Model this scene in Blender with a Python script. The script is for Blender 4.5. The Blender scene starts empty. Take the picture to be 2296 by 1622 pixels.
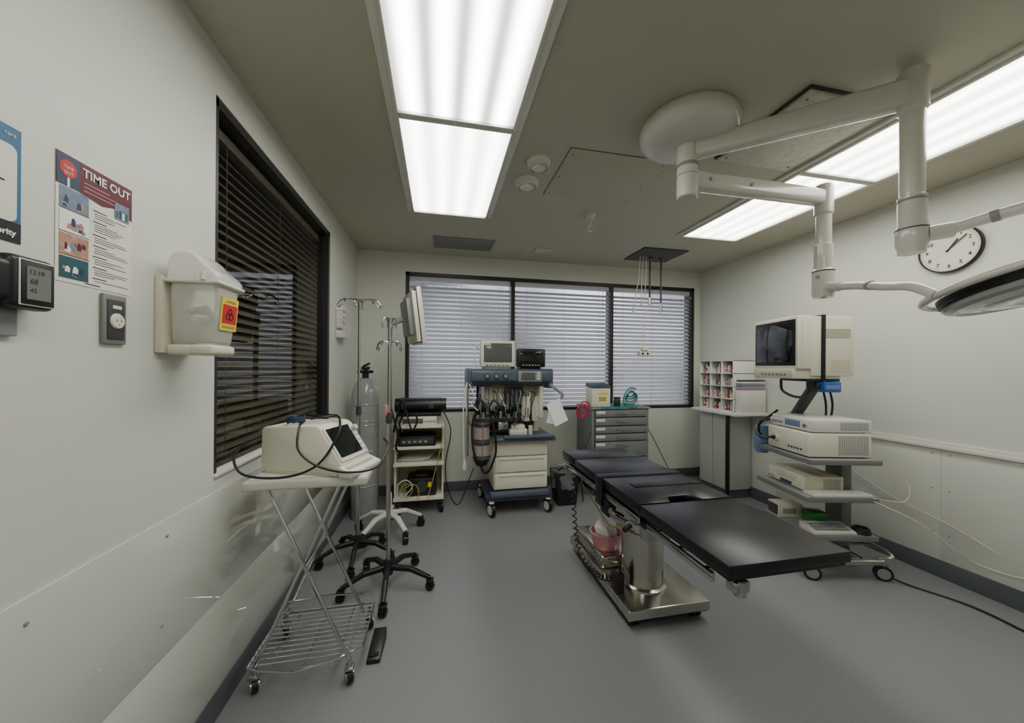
import bpy, bmesh, math, random
from mathutils import Matrix, Vector
random.seed(7)
pi=math.pi
scene=bpy.context.scene
COL=scene.collection

# ------------------------------------------------------------------ materials
def lin(c):
    o=[]
    for v in c:
        v=v/255.0
        o.append(v/12.92 if v<=0.04045 else ((v+0.055)/1.055)**2.4)
    return (o[0],o[1],o[2],1.0)
def M(name,rgb,rough=0.5,metal=0.0,var=0.06,scale=6.0,bump=0.0,bscale=200.0,alpha=1.0,trans=0.0,emit=None,estr=0.0,coat=0.0):
    m=bpy.data.materials.new(name); m.use_nodes=True
    nt=m.node_tree; b=nt.nodes['Principled BSDF']
    tc=nt.nodes.new('ShaderNodeTexCoord')
    n=nt.nodes.new('ShaderNodeTexNoise'); n.inputs['Scale'].default_value=scale; n.inputs['Detail'].default_value=4
    nt.links.new(tc.outputs['Object'],n.inputs['Vector'])
    mx=nt.nodes.new('ShaderNodeMix'); mx.data_type='RGBA'
    c=lin(rgb)
    mx.inputs[6].default_value=tuple([v*(1-var) for v in c[:3]]+[1]); mx.inputs[7].default_value=tuple([min(1,v*(1+var)) for v in c[:3]]+[1])
    nt.links.new(n.outputs['Fac'],mx.inputs[0]); nt.links.new(mx.outputs[2],b.inputs['Base Color'])
    b.inputs['Roughness'].default_value=rough; b.inputs['Metallic'].default_value=metal
    b.inputs['Alpha'].default_value=alpha; b.inputs['Transmission Weight'].default_value=trans
    b.inputs['Coat Weight'].default_value=coat
    if emit: 
        b.inputs['Emission Color'].default_value=lin(emit); b.inputs['Emission Strength'].default_value=estr
    if bump>0:
        n2=nt.nodes.new('ShaderNodeTexNoise'); n2.inputs['Scale'].default_value=bscale
        nt.links.new(tc.outputs['Object'],n2.inputs['Vector'])
        bp=nt.nodes.new('ShaderNodeBump'); bp.inputs['Strength'].default_value=bump; bp.inputs['Distance'].default_value=0.002
        nt.links.new(n2.outputs['Fac'],bp.inputs['Height']); nt.links.new(bp.outputs['Normal'],b.inputs['Normal'])
    return m
WALL=M('wall_paint',(215,216,206),0.45,var=0.02,scale=1.5,bump=0.2,bscale=120)
CEIL=M('ceiling_paint',(190,186,168),0.5,var=0.03,scale=1.2)
FLOOR=M('vinyl_floor',(130,133,134),0.36,var=0.12,scale=90,bump=0.15,bscale=160)
BASEB=M('rubber_baseboard',(88,92,96),0.45)
SHEET=M('wall_guard_plastic',(211,212,202),0.05,var=0.02,scale=2,coat=1.0)
DFRAME=M('dark_bronze_frame',(42,38,36),0.4)
BLIND=M('blind_slat_white',(204,205,212),0.5,var=.02)
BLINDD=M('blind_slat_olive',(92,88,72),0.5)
CREAM=M('cream_plastic',(226,222,204),0.4)
CREAM2=M('warm_beige_plastic',(214,208,186),0.45)
WHITE=M('white_plastic',(222,221,213),0.35)
OFFW=M('offwhite_enamel',(210,208,197),0.25,coat=0.4)
CABW=M('cabinet_laminate',(190,190,184),0.35)
LAMPG=M('lamp_silver_grey',(172,173,168),0.28,metal=0.15,coat=0.4)
GREYP=M('grey_plastic',(140,142,142),0.45)
MIDG=M('chest_grey_paint',(122,123,122),0.4)
DGREY=M('dark_grey_plastic',(62,63,66),0.45)
BLUEG=M('blue_grey_plastic',(80,92,106),0.4)
BLUED=M('deep_blue_grey',(50,58,72),0.4)
BLK=M('black_plastic',(20,20,22),0.4)
VINYL=M('black_vinyl_pad',(18,18,23),0.33,var=0.1,scale=12,bump=0.1,bscale=300)
RUB=M('black_rubber',(16,16,17),0.6)
STEEL=M('brushed_steel',(192,188,182),0.18,metal=0.97,var=0.08,scale=20)
CHROME=M('chrome',(200,200,200),0.14,metal=1.0,var=0.02)
DIRTY=M('worn_metal_tile',(206,202,188),0.4,metal=0.0,var=0.35,scale=26)
SCREEN=M('dark_screen_glass',(24,28,30),0.08,var=0.02,coat=0.5)
SCREENG=M('grey_screen_glass',(92,96,92),0.1,var=0.02)
LCD=M('lcd_grey',(116,118,112),0.25)
PAPER=M('poster_paper',(228,226,212),0.5,var=0.02)
MAROON=M('maroon_ink',(90,14,28),0.5)
REDI=M('red_ink',(196,36,30),0.5)
YEL=M('yellow_ink',(236,206,50),0.5)
NAVY=M('navy_ink',(38,54,84),0.5)
TEALI=M('teal_ink',(30,82,94),0.5)
BLUEI=M('blue_ink',(40,100,138),0.5)
BLKI=M('black_ink',(18,18,20),0.5)
SKIN=M('photo_beige_ink',(176,134,110),0.5,var=0.5,scale=60)
PICB=M('photo_blue_ink',(112,128,150),0.5,var=0.5,scale=70)
PINK=M('pink_plastic',(212,142,148),0.35)
PINKC=M('pink_absorbent_granules',(168,132,128),0.4,var=0.35,scale=80)
MAG=M('magenta_hose',(190,34,84),0.35)
TEAL=M('teal_cloth',(70,136,136),0.6)
GREEN=M('green_plastic',(40,120,50),0.4)
DGREEN=M('dark_green_jar',(28,60,40),0.3)
BLUE=M('blue_plastic',(42,96,176),0.4)
BLUEB=M('pale_blue_bag',(104,132,168),0.4)
YELC=M('yellow_cable',(178,164,76),0.45)
CLEAR=M('cloudy_clear_plastic',(240,241,232),0.15,alpha=0.42,coat=.6)
CLEARL=M('cloudy_lid_plastic',(240,240,232),0.15,alpha=0.62,coat=.6)
BAGC=M('clear_bag_film',(150,154,158),0.12,alpha=0.45)
WRAP=M('plastic_wrapped_steel',(150,155,154),0.2,var=0.2,scale=14,coat=0.6)
GLASSC=M('clear_cylinder',(210,200,198),0.06,alpha=0.35)
INTW=M('sharps_content',(160,163,146),0.6,var=0.45,scale=30)
WATERG=M('lamp_glass',(188,190,186),0.10,coat=0.8)
DARKBOX=M('dark_backdrop_box',(24,22,20),0.8)  # near-black colour stands in for an unlit room
TAPE=M('supply_packets',(206,150,146),0.5,var=0.3,scale=60)
WHT2=M('white_paper',(236,236,236),0.6)

def glassmat():
    m=bpy.data.materials.new('window_glass'); m.use_nodes=True; nt=m.node_tree; nt.nodes.clear()
    o=nt.nodes.new('ShaderNodeOutputMaterial'); t=nt.nodes.new('ShaderNodeBsdfTransparent'); g=nt.nodes.new('ShaderNodeBsdfGlossy')
    g.inputs['Roughness'].default_value=0.02; g.inputs['Color'].default_value=(.75,.75,.75,1)
    f=nt.nodes.new('ShaderNodeLayerWeight'); f.inputs['Blend'].default_value=0.5
    p=nt.nodes.new('ShaderNodeMath'); p.operation='POWER'; p.inputs[1].default_value=4.5; nt.links.new(f.outputs['Facing'],p.inputs[0])
    q=nt.nodes.new('ShaderNodeMath'); q.operation='MULTIPLY_ADD'; q.inputs[1].default_value=0.6; q.inputs[2].default_value=0.05; nt.links.new(p.outputs[0],q.inputs[0])
    t.inputs['Color'].default_value=(0.78,0.78,0.75,1)
    mx=nt.nodes.new('ShaderNodeMixShader'); nt.links.new(q.outputs[0],mx.inputs[0]); nt.links.new(t.outputs[0],mx.inputs[1]); nt.links.new(g.outputs[0],mx.inputs[2]); nt.links.new(mx.outputs[0],o.inputs[0])
    return m
GLASS=glassmat()
def lightmat(name,stripe,strength):
    m=bpy.data.materials.new(name); m.use_nodes=True; nt=m.node_tree; nt.nodes.clear()
    o=nt.nodes.new('ShaderNodeOutputMaterial'); e=nt.nodes.new('ShaderNodeEmission')
    e.inputs['Color'].default_value=(1.0,0.99,0.92,1)
    tc=nt.nodes.new('ShaderNodeTexCoord'); sx=nt.nodes.new('ShaderNodeSeparateXYZ'); nt.links.new(tc.outputs['Generated'],sx.inputs[0])
    def mt(op,a,b=None):
        n=nt.nodes.new('ShaderNodeMath'); n.operation=op
        for i,v in enumerate((a,b)):
            if v is None: continue
            if isinstance(v,(int,float)): n.inputs[i].default_value=v
            else: nt.links.new(v,n.inputs[i])
        return n.outputs[0]
    s=mt('POWER',mt('ABSOLUTE',mt('SINE',mt('MULTIPLY',sx.outputs[0],4*pi))),2.5)
    st=mt('MULTIPLY',mt('ADD',mt('MULTIPLY',s,stripe*2),1.0-stripe),strength)
    nt.links.new(st,e.inputs['Strength']); nt.links.new(e.outputs[0],o.inputs[0]); return m
LIGHTN=lightmat('tube_lit_diffuser',0.80,9.0)
LIGHTF=lightmat('lit_prismatic_diffuser',0.30,8.6)

# ------------------------------------------------------------------ mesh builder
def frame(right,up,loc):
    r=Vector(right).normalized(); u=Vector(up).normalized(); n=r.cross(u)
    m=Matrix.Identity(4)
    for i in range(3): m[i][0]=r[i]; m[i][1]=u[i]; m[i][2]=n[i]; m[i][3]=loc[i]
    return m
def catmull(pts,n=6):
    P=[Vector(p) for p in pts]
    if len(P)<3: return P
    P=[P[0]*2-P[1]]+P+[P[-1]*2-P[-2]]
    out=[]
    for i in range(1,len(P)-2):
        a,b,c,d=P[i-1:i+3]
        for k in range(n):
            t=k/n
            out.append(0.5*((2*b)+(c-a)*t+(2*a-5*b+4*c-d)*t*t+(3*b-a-3*c+d)*t**3))
    out.append(P[-2]); return out
class B:
    def __init__(s): s.bm=bmesh.new(); s.mats=[]
    def mi(s,m):
        if m not in s.mats: s.mats.append(m)
        return s.mats.index(m)
    def add(s,t,m,mat=None):
        i=s.mi(m)
        for f in t.faces: f.material_index=i
        if mat is not None: t.transform(mat)
        bmesh.ops.recalc_face_normals(t,faces=t.faces)
        me=bpy.data.meshes.new('tmp'); t.to_mesh(me); t.free(); s.bm.from_mesh(me); bpy.data.meshes.remove(me)
        return s
    def box(s,x0,x1,y0,y1,z0,z1,m,bev=0.0,seg=2,mat=None):
        t=bmesh.new(); bmesh.ops.create_cube(t,size=1)
        for v in t.verts:
            v.co=Vector(((x0+x1)/2+v.co.x*(x1-x0),(y0+y1)/2+v.co.y*(y1-y0),(z0+z1)/2+v.co.z*(z1-z0)))
        if bev>0: bmesh.ops.bevel(t,geom=t.edges[:],offset=bev,segments=seg,affect='EDGES',profile=0.5)
        return s.add(t,m,mat)
    def hexa(s,c8,m,bev=0.0,mat=None,seg=2):
        t=bmesh.new(); v=[t.verts.new(c) for c in c8]
        for q in ((0,1,2,3),(4,5,6,7),(0,1,5,4),(1,2,6,5),(2,3,7,6),(3,0,4,7)): t.faces.new([v[i] for i in q])
        bmesh.ops.recalc_face_normals(t,faces=t.faces)
        if bev>0: bmesh.ops.bevel(t,geom=t.edges[:],offset=bev,segments=seg,affect='EDGES',profile=0.5)
        return s.add(t,m,mat)
    def taper(s,cx,cy,z0,z1,w0,d0,w1,d1,m,bev=0.0,mat=None):
        c=[(cx-w0/2,cy-d0/2,z0),(cx+w0/2,cy-d0/2,z0),(cx+w0/2,cy+d0/2,z0),(cx-w0/2,cy+d0/2,z0),
           (cx-w1/2,cy-d1/2,z1),(cx+w1/2,cy-d1/2,z1),(cx+w1/2,cy+d1/2,z1),(cx-w1/2,cy+d1/2,z1)]
        return s.hexa(c,m,bev,mat)
    def loft(s,rings,m,cap=True,mat=None):
        t=bmesh.new(); R=[[t.verts.new(p) for p in r] for r in rings]; n=len(R[0])
        for a,b in zip(R[:-1],R[1:]):
            for i in range(n): t.faces.new((a[i],a[(i+1)%n],b[(i+1)%n],b[i]))
        if cap: t.faces.new(R[0][::-1]); t.faces.new(R[-1])
        return s.add(t,m,mat)
    def cyl(s,p0,p1,r0,m,r1=None,seg=24,mat=None):
        if r1 is None: r1=r0
        p0=Vector(p0);p1=Vector(p1);d=(p1-p0).normalized()
        a=Vector((0,0,1)) if abs(d.z)<0.9 else Vector((1,0,0))
        u=d.cross(a).normalized(); w=d.cross(u)
        ring=lambda p,r:[p+(u*math.cos(2*pi*i/seg)+w*math.sin(2*pi*i/seg))*r for i in range(seg)]
        return s.loft([ring(p0,r0),ring(p1,r1)],m,True,mat)
    def tube(s,pts,r,m,seg=8,n=6,smooth=True,mat=None):
        P=catmull(pts,n) if smooth else [Vector(p) for p in pts]
        rings=[];u=None
        for i,p in enumerate(P):
            d=(P[min(i+1,len(P)-1)]-P[max(i-1,0)])
            if d.length<1e-9: d=Vector((0,0,1))
            d.normalize()
            if u is None:
                a=Vector((0,0,1)) if abs(d.z)<0.9 else Vector((1,0,0)); u=d.cross(a).normalized()
            else:
                u=(u-d*u.dot(d)); u.normalize()
            w=d.cross(u)
            rings.append([p+(u*math.cos(2*pi*k/seg)+w*math.sin(2*pi*k/seg))*r for k in range(seg)])
        return s.loft(rings,m,True,mat)
    def lathe(s,prof,c,m,seg=32,mat=None):
        t=bmesh.new(); c=Vector(c); R=[]
        for r,z in prof:
            if r<1e-5: R.append([t.verts.new(c+Vector((0,0,z)))])
            else: R.append([t.verts.new(c+Vector((r*math.cos(2*pi*i/seg),r*math.sin(2*pi*i/seg),z))) for i in range(seg)])
        for a,b in zip(R[:-1],R[1:]):
            for i in range(seg):
                j=(i+1)%seg
                if len(a)==1 and len(b)==1: continue
                if len(a)==1: t.faces.new((a[0],b[i],b[j]))
                elif len(b)==1: t.faces.new((a[i],a[j],b[0]))
                else: t.faces.new((a[i],a[j],b[j],b[i]))
        return s.add(t,m,mat)
    def beam(s,p0,p1,w0,h0,w1,h1,m,round=0.3):
        p0=Vector(p0);p1=Vector(p1);d=(p1-p0).normalized(); side=d.cross(Vector((0,0,1)))
        if side.length<1e-3: side=Vector((1,0,0))
        side.normalize(); up=side.cross(d)
        def ring(p,w,h):
            o=[];k=round*min(w,h)
            for sx,sy,a0 in ((1,1,0),(-1,1,90),(-1,-1,180),(1,-1,270)):
                for a in (0,30,60,90):
                    A=math.radians(a0+a); o.append(p+side*(sx*(w/2-k)+k*math.cos(A))+up*(sy*(h/2-k)+k*math.sin(A)))
            return o
        return s.loft([ring(p0,w0,h0),ring(p1,w1,h1)],m)
    def prism(s,poly,axis,a0,a1,m,bev=0.0,mat=None,seg=2):
        t=bmesh.new()
        def P(p,a):
            return (p[0],a,p[1]) if axis=='y' else ((a,p[0],p[1]) if axis=='x' else (p[0],p[1],a))
        A=[t.verts.new(P(p,a0)) for p in poly]; Bv=[t.verts.new(P(p,a1)) for p in poly]; n=len(poly)
        t.faces.new(A); t.faces.new(Bv[::-1])
        for i in range(n): t.faces.new((A[i],Bv[i],Bv[(i+1)%n],A[(i+1)%n]))
        bmesh.ops.recalc_face_normals(t,faces=t.faces)
        if bev>0: bmesh.ops.bevel(t,geom=t.edges[:],offset=bev,segments=seg,affect='EDGES',profile=0.5)
        return s.add(t,m,mat)
    def rect(s,x0,x1,y0,y1,z,m,mat=None):
        return s.poly([(x0,y0,z),(x1,y0,z),(x1,y1,z),(x0,y1,z)],m,mat)
    def poly(s,pts,m,mat=None):
        t=bmesh.new(); t.faces.new([t.verts.new(p) for p in pts]); i=s.mi(m)
        for f in t.faces: f.material_index=i
        if mat is not None: t.transform(mat)
        me=bpy.data.meshes.new('tmp'); t.to_mesh(me); t.free(); s.bm.from_mesh(me); bpy.data.meshes.remove(me); return s
    def text(s,body,size,x,y,z,m,mat=None,align='LEFT',sx=1.0,bold=0.0):
        cu=bpy.data.curves.new('t','FONT'); cu.body=body; cu.size=size; cu.align_x=align; cu.offset=bold; cu.resolution_u=3
        ob=bpy.data.objects.new('t',cu); COL.objects.link(ob); bpy.context.view_layer.update()
        me=bpy.data.meshes.new_from_object(ob.evaluated_get(bpy.context.evaluated_depsgraph_get()))
        bpy.data.objects.remove(ob); bpy.data.curves.remove(cu)
        T=Matrix.Translation((x,y,z))@Matrix.Diagonal((sx,1,1,1))
        if mat is not None: T=mat@T
        me.transform(T); i=s.mi(m)
        for p in me.polygons: p.material_index=i
        s.bm.from_mesh(me); bpy.data.meshes.remove(me); return s
    def caster(s,x,y,r,ang=0.0,mw=None,mm=None,ztop=None,w=0.024,mat=None):
        mw=mw or BLK; mm=mm or DGREY; a=Vector((math.cos(ang),math.sin(ang),0)); c=Vector((x,y,r))
        s.cyl(c-a*w/2,c+a*w/2,r,mw,mat=mat); s.cyl(c-a*(w/2+.002),c+a*(w/2+.002),r*.45,mm,seg=16,mat=mat)
        zt=ztop or 2*r+.03
        s.cyl(c-a*(w/2+.006),c-a*(w/2+.002),r*.7,mm,seg=14,mat=mat); s.cyl(c+a*(w/2+.002),c+a*(w/2+.006),r*.7,mm,seg=14,mat=mat)
        s.box(x-w/2-.008,x+w/2+.008,y-w/2-.008,y+w/2+.008,2*r+.002,2*r+.014,mm,.003,mat=mat)
        s.cyl((x,y,2*r+.01),(x,y,zt),.009,mm,seg=12,mat=mat); return s
    def obj(s,name,parent=None,label=None,world=True):
        bm=s.bm
        for f in bm.faces: f.smooth=True
        for e in bm.edges:
            if len(e.link_faces)==2:
                try:
                    if e.calc_face_angle()>0.62: e.smooth=False
                except Exception: pass
        if parent is not None and world: bm.transform(parent.matrix_world.inverted())
        me=bpy.data.meshes.new(name); bm.to_mesh(me); bm.free()
        for m in s.mats: me.materials.append(m)
        ob=bpy.data.objects.new(name,me); COL.objects.link(ob)
        if parent is not None: ob.parent=parent
        if label: ob['label']=label
        return ob
def thing(name,label,cat,loc,rot=0.0,group=None):
    e=bpy.data.objects.new(name,None); e.empty_display_size=0.1; COL.objects.link(e)
    e.matrix_world=Matrix.Translation(loc)@Matrix.Rotation(rot,4,'Z')
    e['label']=label; e['category']=cat
    if group: e['group']=group
    bpy.context.view_layer.update(); return e
def single(b,name,label,cat,loc,rot=0.0,local=False,group=None):
    T=Matrix.Translation(loc)@Matrix.Rotation(rot,4,'Z')
    if not local: b.bm.transform(T.inverted())
    o=b.obj(name); o.matrix_world=T; o['label']=label; o['category']=cat
    if group: o['group']=group
    return o
def struct(b,name):
    o=b.obj(name); o['kind']='structure'; return o
def cable(pts,r,m,label,name='cable',seg=8,n=6):
    b=B(); b.tube(pts,r,m,seg,n); return single(b,name,label,'cable',pts[0])
def sub(b,name,par,label=None):
    o=b.obj(name,None); o.data.transform(par.parent.matrix_world.inverted()); o.parent=par
    if label: o['label']=label
    return o

# ------------------------------------------------------------------ room shell
XL,XR,YB,YF,ZC=-0.87,3.36,4.05,-1.8,2.67
struct(B().box(XL-.15,XR+.15,YF-.15,YB+.2,-.1,0,FLOOR),'floor')
struct(B().box(XL-.15,XR+.15,YF-.15,YB+.2,ZC,ZC+.1,CEIL),'ceiling')
LY0,LY1,LZ0,LZ1=1.60,3.10,0.97,2.49
b=B(); b.box(XL-.15,XL,YF-.15,LY0,0,ZC,WALL); b.box(XL-.15,XL,LY1,YB+.2,0,ZC,WALL); b.box(XL-.15,XL,LY0,LY1,0,LZ0,WALL); b.box(XL-.15,XL,LY0,LY1,LZ1,ZC,WALL)
struct(b,'wall_left')
BX0,BX1,BZ0,BZ1=-.37,3.27,0.90,2.46
b=B(); b.box(XL,BX0,YB,YB+.2,0,ZC,WALL); b.box(BX1,XR,YB,YB+.2,0,ZC,WALL); b.box(BX0,BX1,YB,YB+.2,0,BZ0,WALL); b.box(BX0,BX1,YB,YB+.2,BZ1,ZC,WALL)
struct(b,'wall_back')
struct(B().box(XR,XR+.15,YF-.15,YB+.2,0,ZC,WALL),'wall_right')
struct(B().box(XL,XR,YF-.15,YF,0,ZC,WALL),'wall_front')
struct(B().box(XL,XL+.008,YF,YB,0,.11,BASEB,.002),'baseboard_left')
struct(B().box(XR-.008,XR,YF,YB,0,.12,BASEB,.002),'baseboard_right')
struct(B().box(XL+.008,XR-.008,YB-.008,YB,0,.11,BASEB,.002),'baseboard_back')
b=B(); b.box(XL,XL+.005,-.8,3.95,.475,.915,SHEET,.0012)
for (y,z) in ((.95,.86),(1.35,.86),(1.02,.56),(1.33,.58),(1.7,.58),(2.1,.86),(2.6,.86)): b.lathe([(0,.0),(.005,.0),(.004,.003),(0,.004)],(0,0,0),GREYP,10,mat=frame((0,1,0),(0,0,1),(XL+.005,y,z)))
struct(b,'trim_1')
struct(B().box(XL,XL+.003,-.8,3.95,.11,.473,SHEET,.001),'trim_2')
b=B(); b.box(XR-.022,XR,-.8,3.95,.875,.905,WHITE,.004); b.box(XR-.012,XR,-.8,3.95,.905,.925,WHITE,.003)
struct(b,'trim_3')
b=B()
for y0,y1 in ((-.8,.55),(.554,1.76),(1.764,2.95),(2.954,3.95)):
    b.box(XR-.004,XR,y0,y1,.12,.872,SHEET,.001)
    for y in (y0+.04,y1-.04):
        for z in (.3,.6,.84): b.lathe([(0,.0),(.005,.0),(.004,.003),(0,.004)],(0,0,0),GREYP,10,mat=frame((0,-1,0),(0,0,1),(XR-.004,y,z)))
struct(b,'trim_4')
b=B()
x0,x1=XL-.15,XL-.006
b.box(x0,x1,LY0,LY0+.03,LZ0,LZ1,DFRAME); b.box(x0,x1,LY1-.045,LY1,LZ0,LZ1,DFRAME); b.box(x0,x1,LY0,LY1,LZ1-.035,LZ1,DFRAME); b.box(x0,XL-.05,LY0,LY1,LZ0,LZ0+.03,DFRAME)
b.box(XL-.052,XL+.008,LY0,LY1,LZ0,LZ0+.012,WHITE,.002)
b.rect(0,LY1-LY0-.075,0,LZ1-LZ0-.065,0,GLASS,mat=frame((0,1,0),(0,0,1),(XL-.045,LY0+.03,LZ0+.03)))
struct(b,'window_1')
b=B(); b.box(-1.9,-1.88,1.0,4.2,.3,2.9,DARKBOX); b.box(-1.9,XL-.15,.98,1.0,.3,2.9,DARKBOX); b.box(-1.9,XL-.15,4.2,4.22,.3,2.9,DARKBOX); b.box(-1.9,XL-.15,1,4.2,.28,.3,DARKBOX); b.box(-1.9,XL-.15,1,4.2,2.9,2.92,DARKBOX)  # added backdrop box, blocks the bright world behind the left window
struct(b,'wall_dark_backdrop')
b=B(); y0,y1=YB-.004,YB+.13
b.box(BX0,BX0+.04,y0,y1,BZ0,BZ1,DFRAME); b.box(BX1-.04,BX1,y0,y1,BZ0,BZ1,DFRAME); b.box(BX0,BX1,y0,y1,BZ1-.035,BZ1,DFRAME); b.box(BX0,BX1,y0,y1,BZ0,BZ0+.03,DFRAME)
mull=(.845,2.105)
for x in mull: b.box(x-.022,x+.022,y0+.01,y1,BZ0+.03,BZ1-.035,DFRAME)
b.rect(0,BX1-BX0-.08,0,BZ1-BZ0-.065,0,GLASS,mat=frame((1,0,0),(0,0,1),(BX0+.04,y1-.008,BZ0+.03)))
struct(b,'window_2')

def blind(axis,a0,a1,pos,z0,z1,m,label,tilt,sp=.047,wd=.05,side=1):
    mid=(a0+a1)/2
    loc=(mid,pos,z0) if axis=='x' else (pos,mid,z0)
    T=thing('window_blind',label,'blind',loc)
    def bx(b,u0,u1,v0,v1,w0,w1,mm,bev=0):
        if axis=='x': b.box(u0,u1,v0,v1,w0,w1,mm,bev)
        else: b.box(v0,v1,u0,u1,w0,w1,mm,bev)
    b=B(); bx(b,a0,a1,pos-.025,pos+.025,z1-.05,z1,m,.003); b.obj('headrail',T)
    b=B(); bx(b,a0,a1,pos-.022,pos+.022,z0,z0+.018,m,.004); b.obj('bottom_rail',T)
    b=B(); n=int((z1-z0-.09)/sp)
    for i in range(n):
        z=z0+.045+i*sp
        ta=tilt+random.uniform(-.015,.015)
        dy=wd/2*math.cos(ta); dz=wd/2*math.sin(ta)
        t=bmesh.new()
        prof=[(-dy,-dz),(0,.003),(dy,dz)]
        prof2=[(p[0],p[1]+.0018) for p in prof][::-1]
        pr=[(pos+side*p[0],z+p[1]) for p in prof+prof2]
        if axis=='x':
            A=[t.verts.new((a0,p[0],p[1])) for p in pr]; C=[t.verts.new((a1,p[0],p[1])) for p in pr]
        else:
            A=[t.verts.new((p[0],a0,p[1])) for p in pr]; C=[t.verts.new((p[0],a1,p[1])) for p in pr]
        t.faces.new(A); t.faces.new(C[::-1])
        for k in range(6): t.faces.new((A[k],C[k],C[(k+1)%6],A[(k+1)%6]))
        b.add(t,m)
    b.obj('slats',T)
    for f in (.12,.5,.88):
        b=B(); u=a0+(a1-a0)*f; bx(b,u-.0018,u+.0018,pos-side*.028-.001,pos-side*.028+.001,z0+.01,z1-.04,m); b.obj('ladder_cord',T)
    return T
zz0,zz1=BZ0+.035,BZ1-.04
for a,c in ((BX0+.045,.818),(.872,2.078),(2.132,BX1-.045)):
    T=blind('x',a,c,YB+.05,zz0,zz1,BLIND,'white horizontal slat blind in dark framed exterior window',math.radians(44),sp=.049)
    T['group']='blinds in the exterior window'
    b=B(); b.tube([(c-.10,YB+.012,zz1-.03),(c-.10,YB+.01,1.7),(c-.10,YB+.01,1.45)],.0025,WHITE,6); b.obj('tilt_wand',T)
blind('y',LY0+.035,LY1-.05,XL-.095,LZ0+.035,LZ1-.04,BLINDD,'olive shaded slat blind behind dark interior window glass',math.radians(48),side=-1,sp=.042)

# ------------------------------------------------------------------ ceiling things
def panel(x0,x1,y0,y1,m,lab):
    T=thing('ceiling_light',lab,'ceiling light',((x0+x1)/2,(y0+y1)/2,ZC-.03),group='fluorescent troffers')
    b=B(); o=.03
    b.box(x0-o,x0,y0,y1,ZC-.018,ZC,WHITE,.003); b.box(x1,x1+o,y0,y1,ZC-.018,ZC,WHITE,.003)
    i=.022
    b.box(x0,x0+i,y0,y1,ZC-.028,ZC,OFFW,.004); b.box(x1-i,x1,y0,y1,ZC-.028,ZC,OFFW,.004); b.box(x0+i,x1-i,y0,y0+i,ZC-.028,ZC,OFFW,.004); b.box(x0+i,x1-i,y1-i,y1,ZC-.028,ZC,OFFW,.004)
    b.obj('frame',T)
    b=B(); b.box(x0+i,x1-i,y0+i,y1-i,ZC-.014,ZC-.008,m); b.obj('diffuser',T)
panel(-.225,.385,.59,1.80,LIGHTN,'added troffer behind the camera for fill light')
panel(-.225,.385,1.80,2.92,LIGHTF,'long recessed fluorescent troffer with prismatic diffuser')
panel(2.20,2.81,.59,1.80,LIGHTF,'long recessed fluorescent troffer with prismatic diffuser')
panel(2.20,2.81,1.80,2.92,LIGHTF,'long recessed fluorescent troffer with prismatic diffuser')
panel(-.225,.385,-1.1,.10,LIGHTN,'added troffer behind the camera for fill light')  # extra unseen troffer, added as fill for the left wall

b=B(); b.box(1.59,2.11,1.25,1.81,ZC-.012,ZC,DGREY,.002); b.box(1.60,2.10,1.26,1.80,ZC-.026,ZC-.010,DIRTY,.003)
for x in (1.63,2.07):
    for y in (1.3,1.76): b.cyl((x,y,ZC-.030),(x,y,ZC-.022),.006,GREYP,seg=10)
single(b,'ceiling_access_plate','worn speckled metal access plate on ceiling','access panel',(1.85,1.53,ZC-.026))
b=B(); HX=(.73,1.38,1.90,2.46)
b.box(HX[0],HX[1],HX[2],HX[3],ZC-.004,ZC,CEIL,.001)
for x0,x1,y0,y1 in ((HX[0]-.004,HX[0],HX[2]-.004,HX[3]+.004),(HX[1],HX[1]+.004,HX[2]-.004,HX[3]+.004),(HX[0],HX[1],HX[2]-.004,HX[2]),(HX[0],HX[1],HX[3],HX[3]+.004)):
    b.box(x0,x1,y0,y1,ZC-.0015,ZC,DGREY)
for x in (.76,1.35):
    for y in (1.95,2.2,2.42): b.cyl((x,y,ZC-.006),(x,y,ZC-.003),.004,DGREY,seg=8)
single(b,'ceiling_hatch','painted access hatch with thin seam and screws','access panel',(1.05,2.18,ZC-.004))
for (x,y,r,lab) in ((.585,2.07,.072,'round white smoke detector on the ceiling'),(.572,2.31,.082,'round white heat detector with flared base')):
    T=thing('smoke_detector',lab,'smoke detector',(x,y,ZC-.05))
    B().lathe([(0,0),(r,0),(r,-.012),(r*.93,-.022),(r*.9,-.024),(0,-.024)],(x,y,ZC),WHITE,32).obj('base',T)
    b=B(); b.lathe([(r*.75,-.024),(r*.72,-.036),(r*.45,-.046),(r*.42,-.05),(0,-.052)],(x,y,ZC),WHITE,32)
    for k in range(16):
        a=2*pi*k/16; b.box(-.0015,.0015,r*.5,r*.72,-.043,-.026,GREYP,mat=Matrix.Translation((x,y,ZC))@Matrix.Rotation(a,4,'Z'))
    b.obj('sensor_cap',T)
T=thing('fire_sprinkler','white pendent fire sprinkler with flared cup','sprinkler',(1.203,2.70,ZC))
B().lathe([(0,0),(.05,0),(.05,-.01),(.038,-.035),(.034,-.05),(.0,-.05)],(1.203,2.70,ZC),OFFW,24).obj('escutcheon',T)
b=B(); b.cyl((1.203,2.70,ZC-.05),(1.203,2.70,ZC-.09),.014,OFFW,seg=14)
for s in (-1,1): b.tube([(1.203+s*.008,2.70,ZC-.09),(1.203+s*.018,2.70,ZC-.11),(1.203,2.70,ZC-.135)],.003,STEEL,6)
b.cyl((1.203,2.70,ZC-.137),(1.203,2.70,ZC-.133),.02,STEEL,seg=12); b.obj('sprinkler_head',T)
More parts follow.
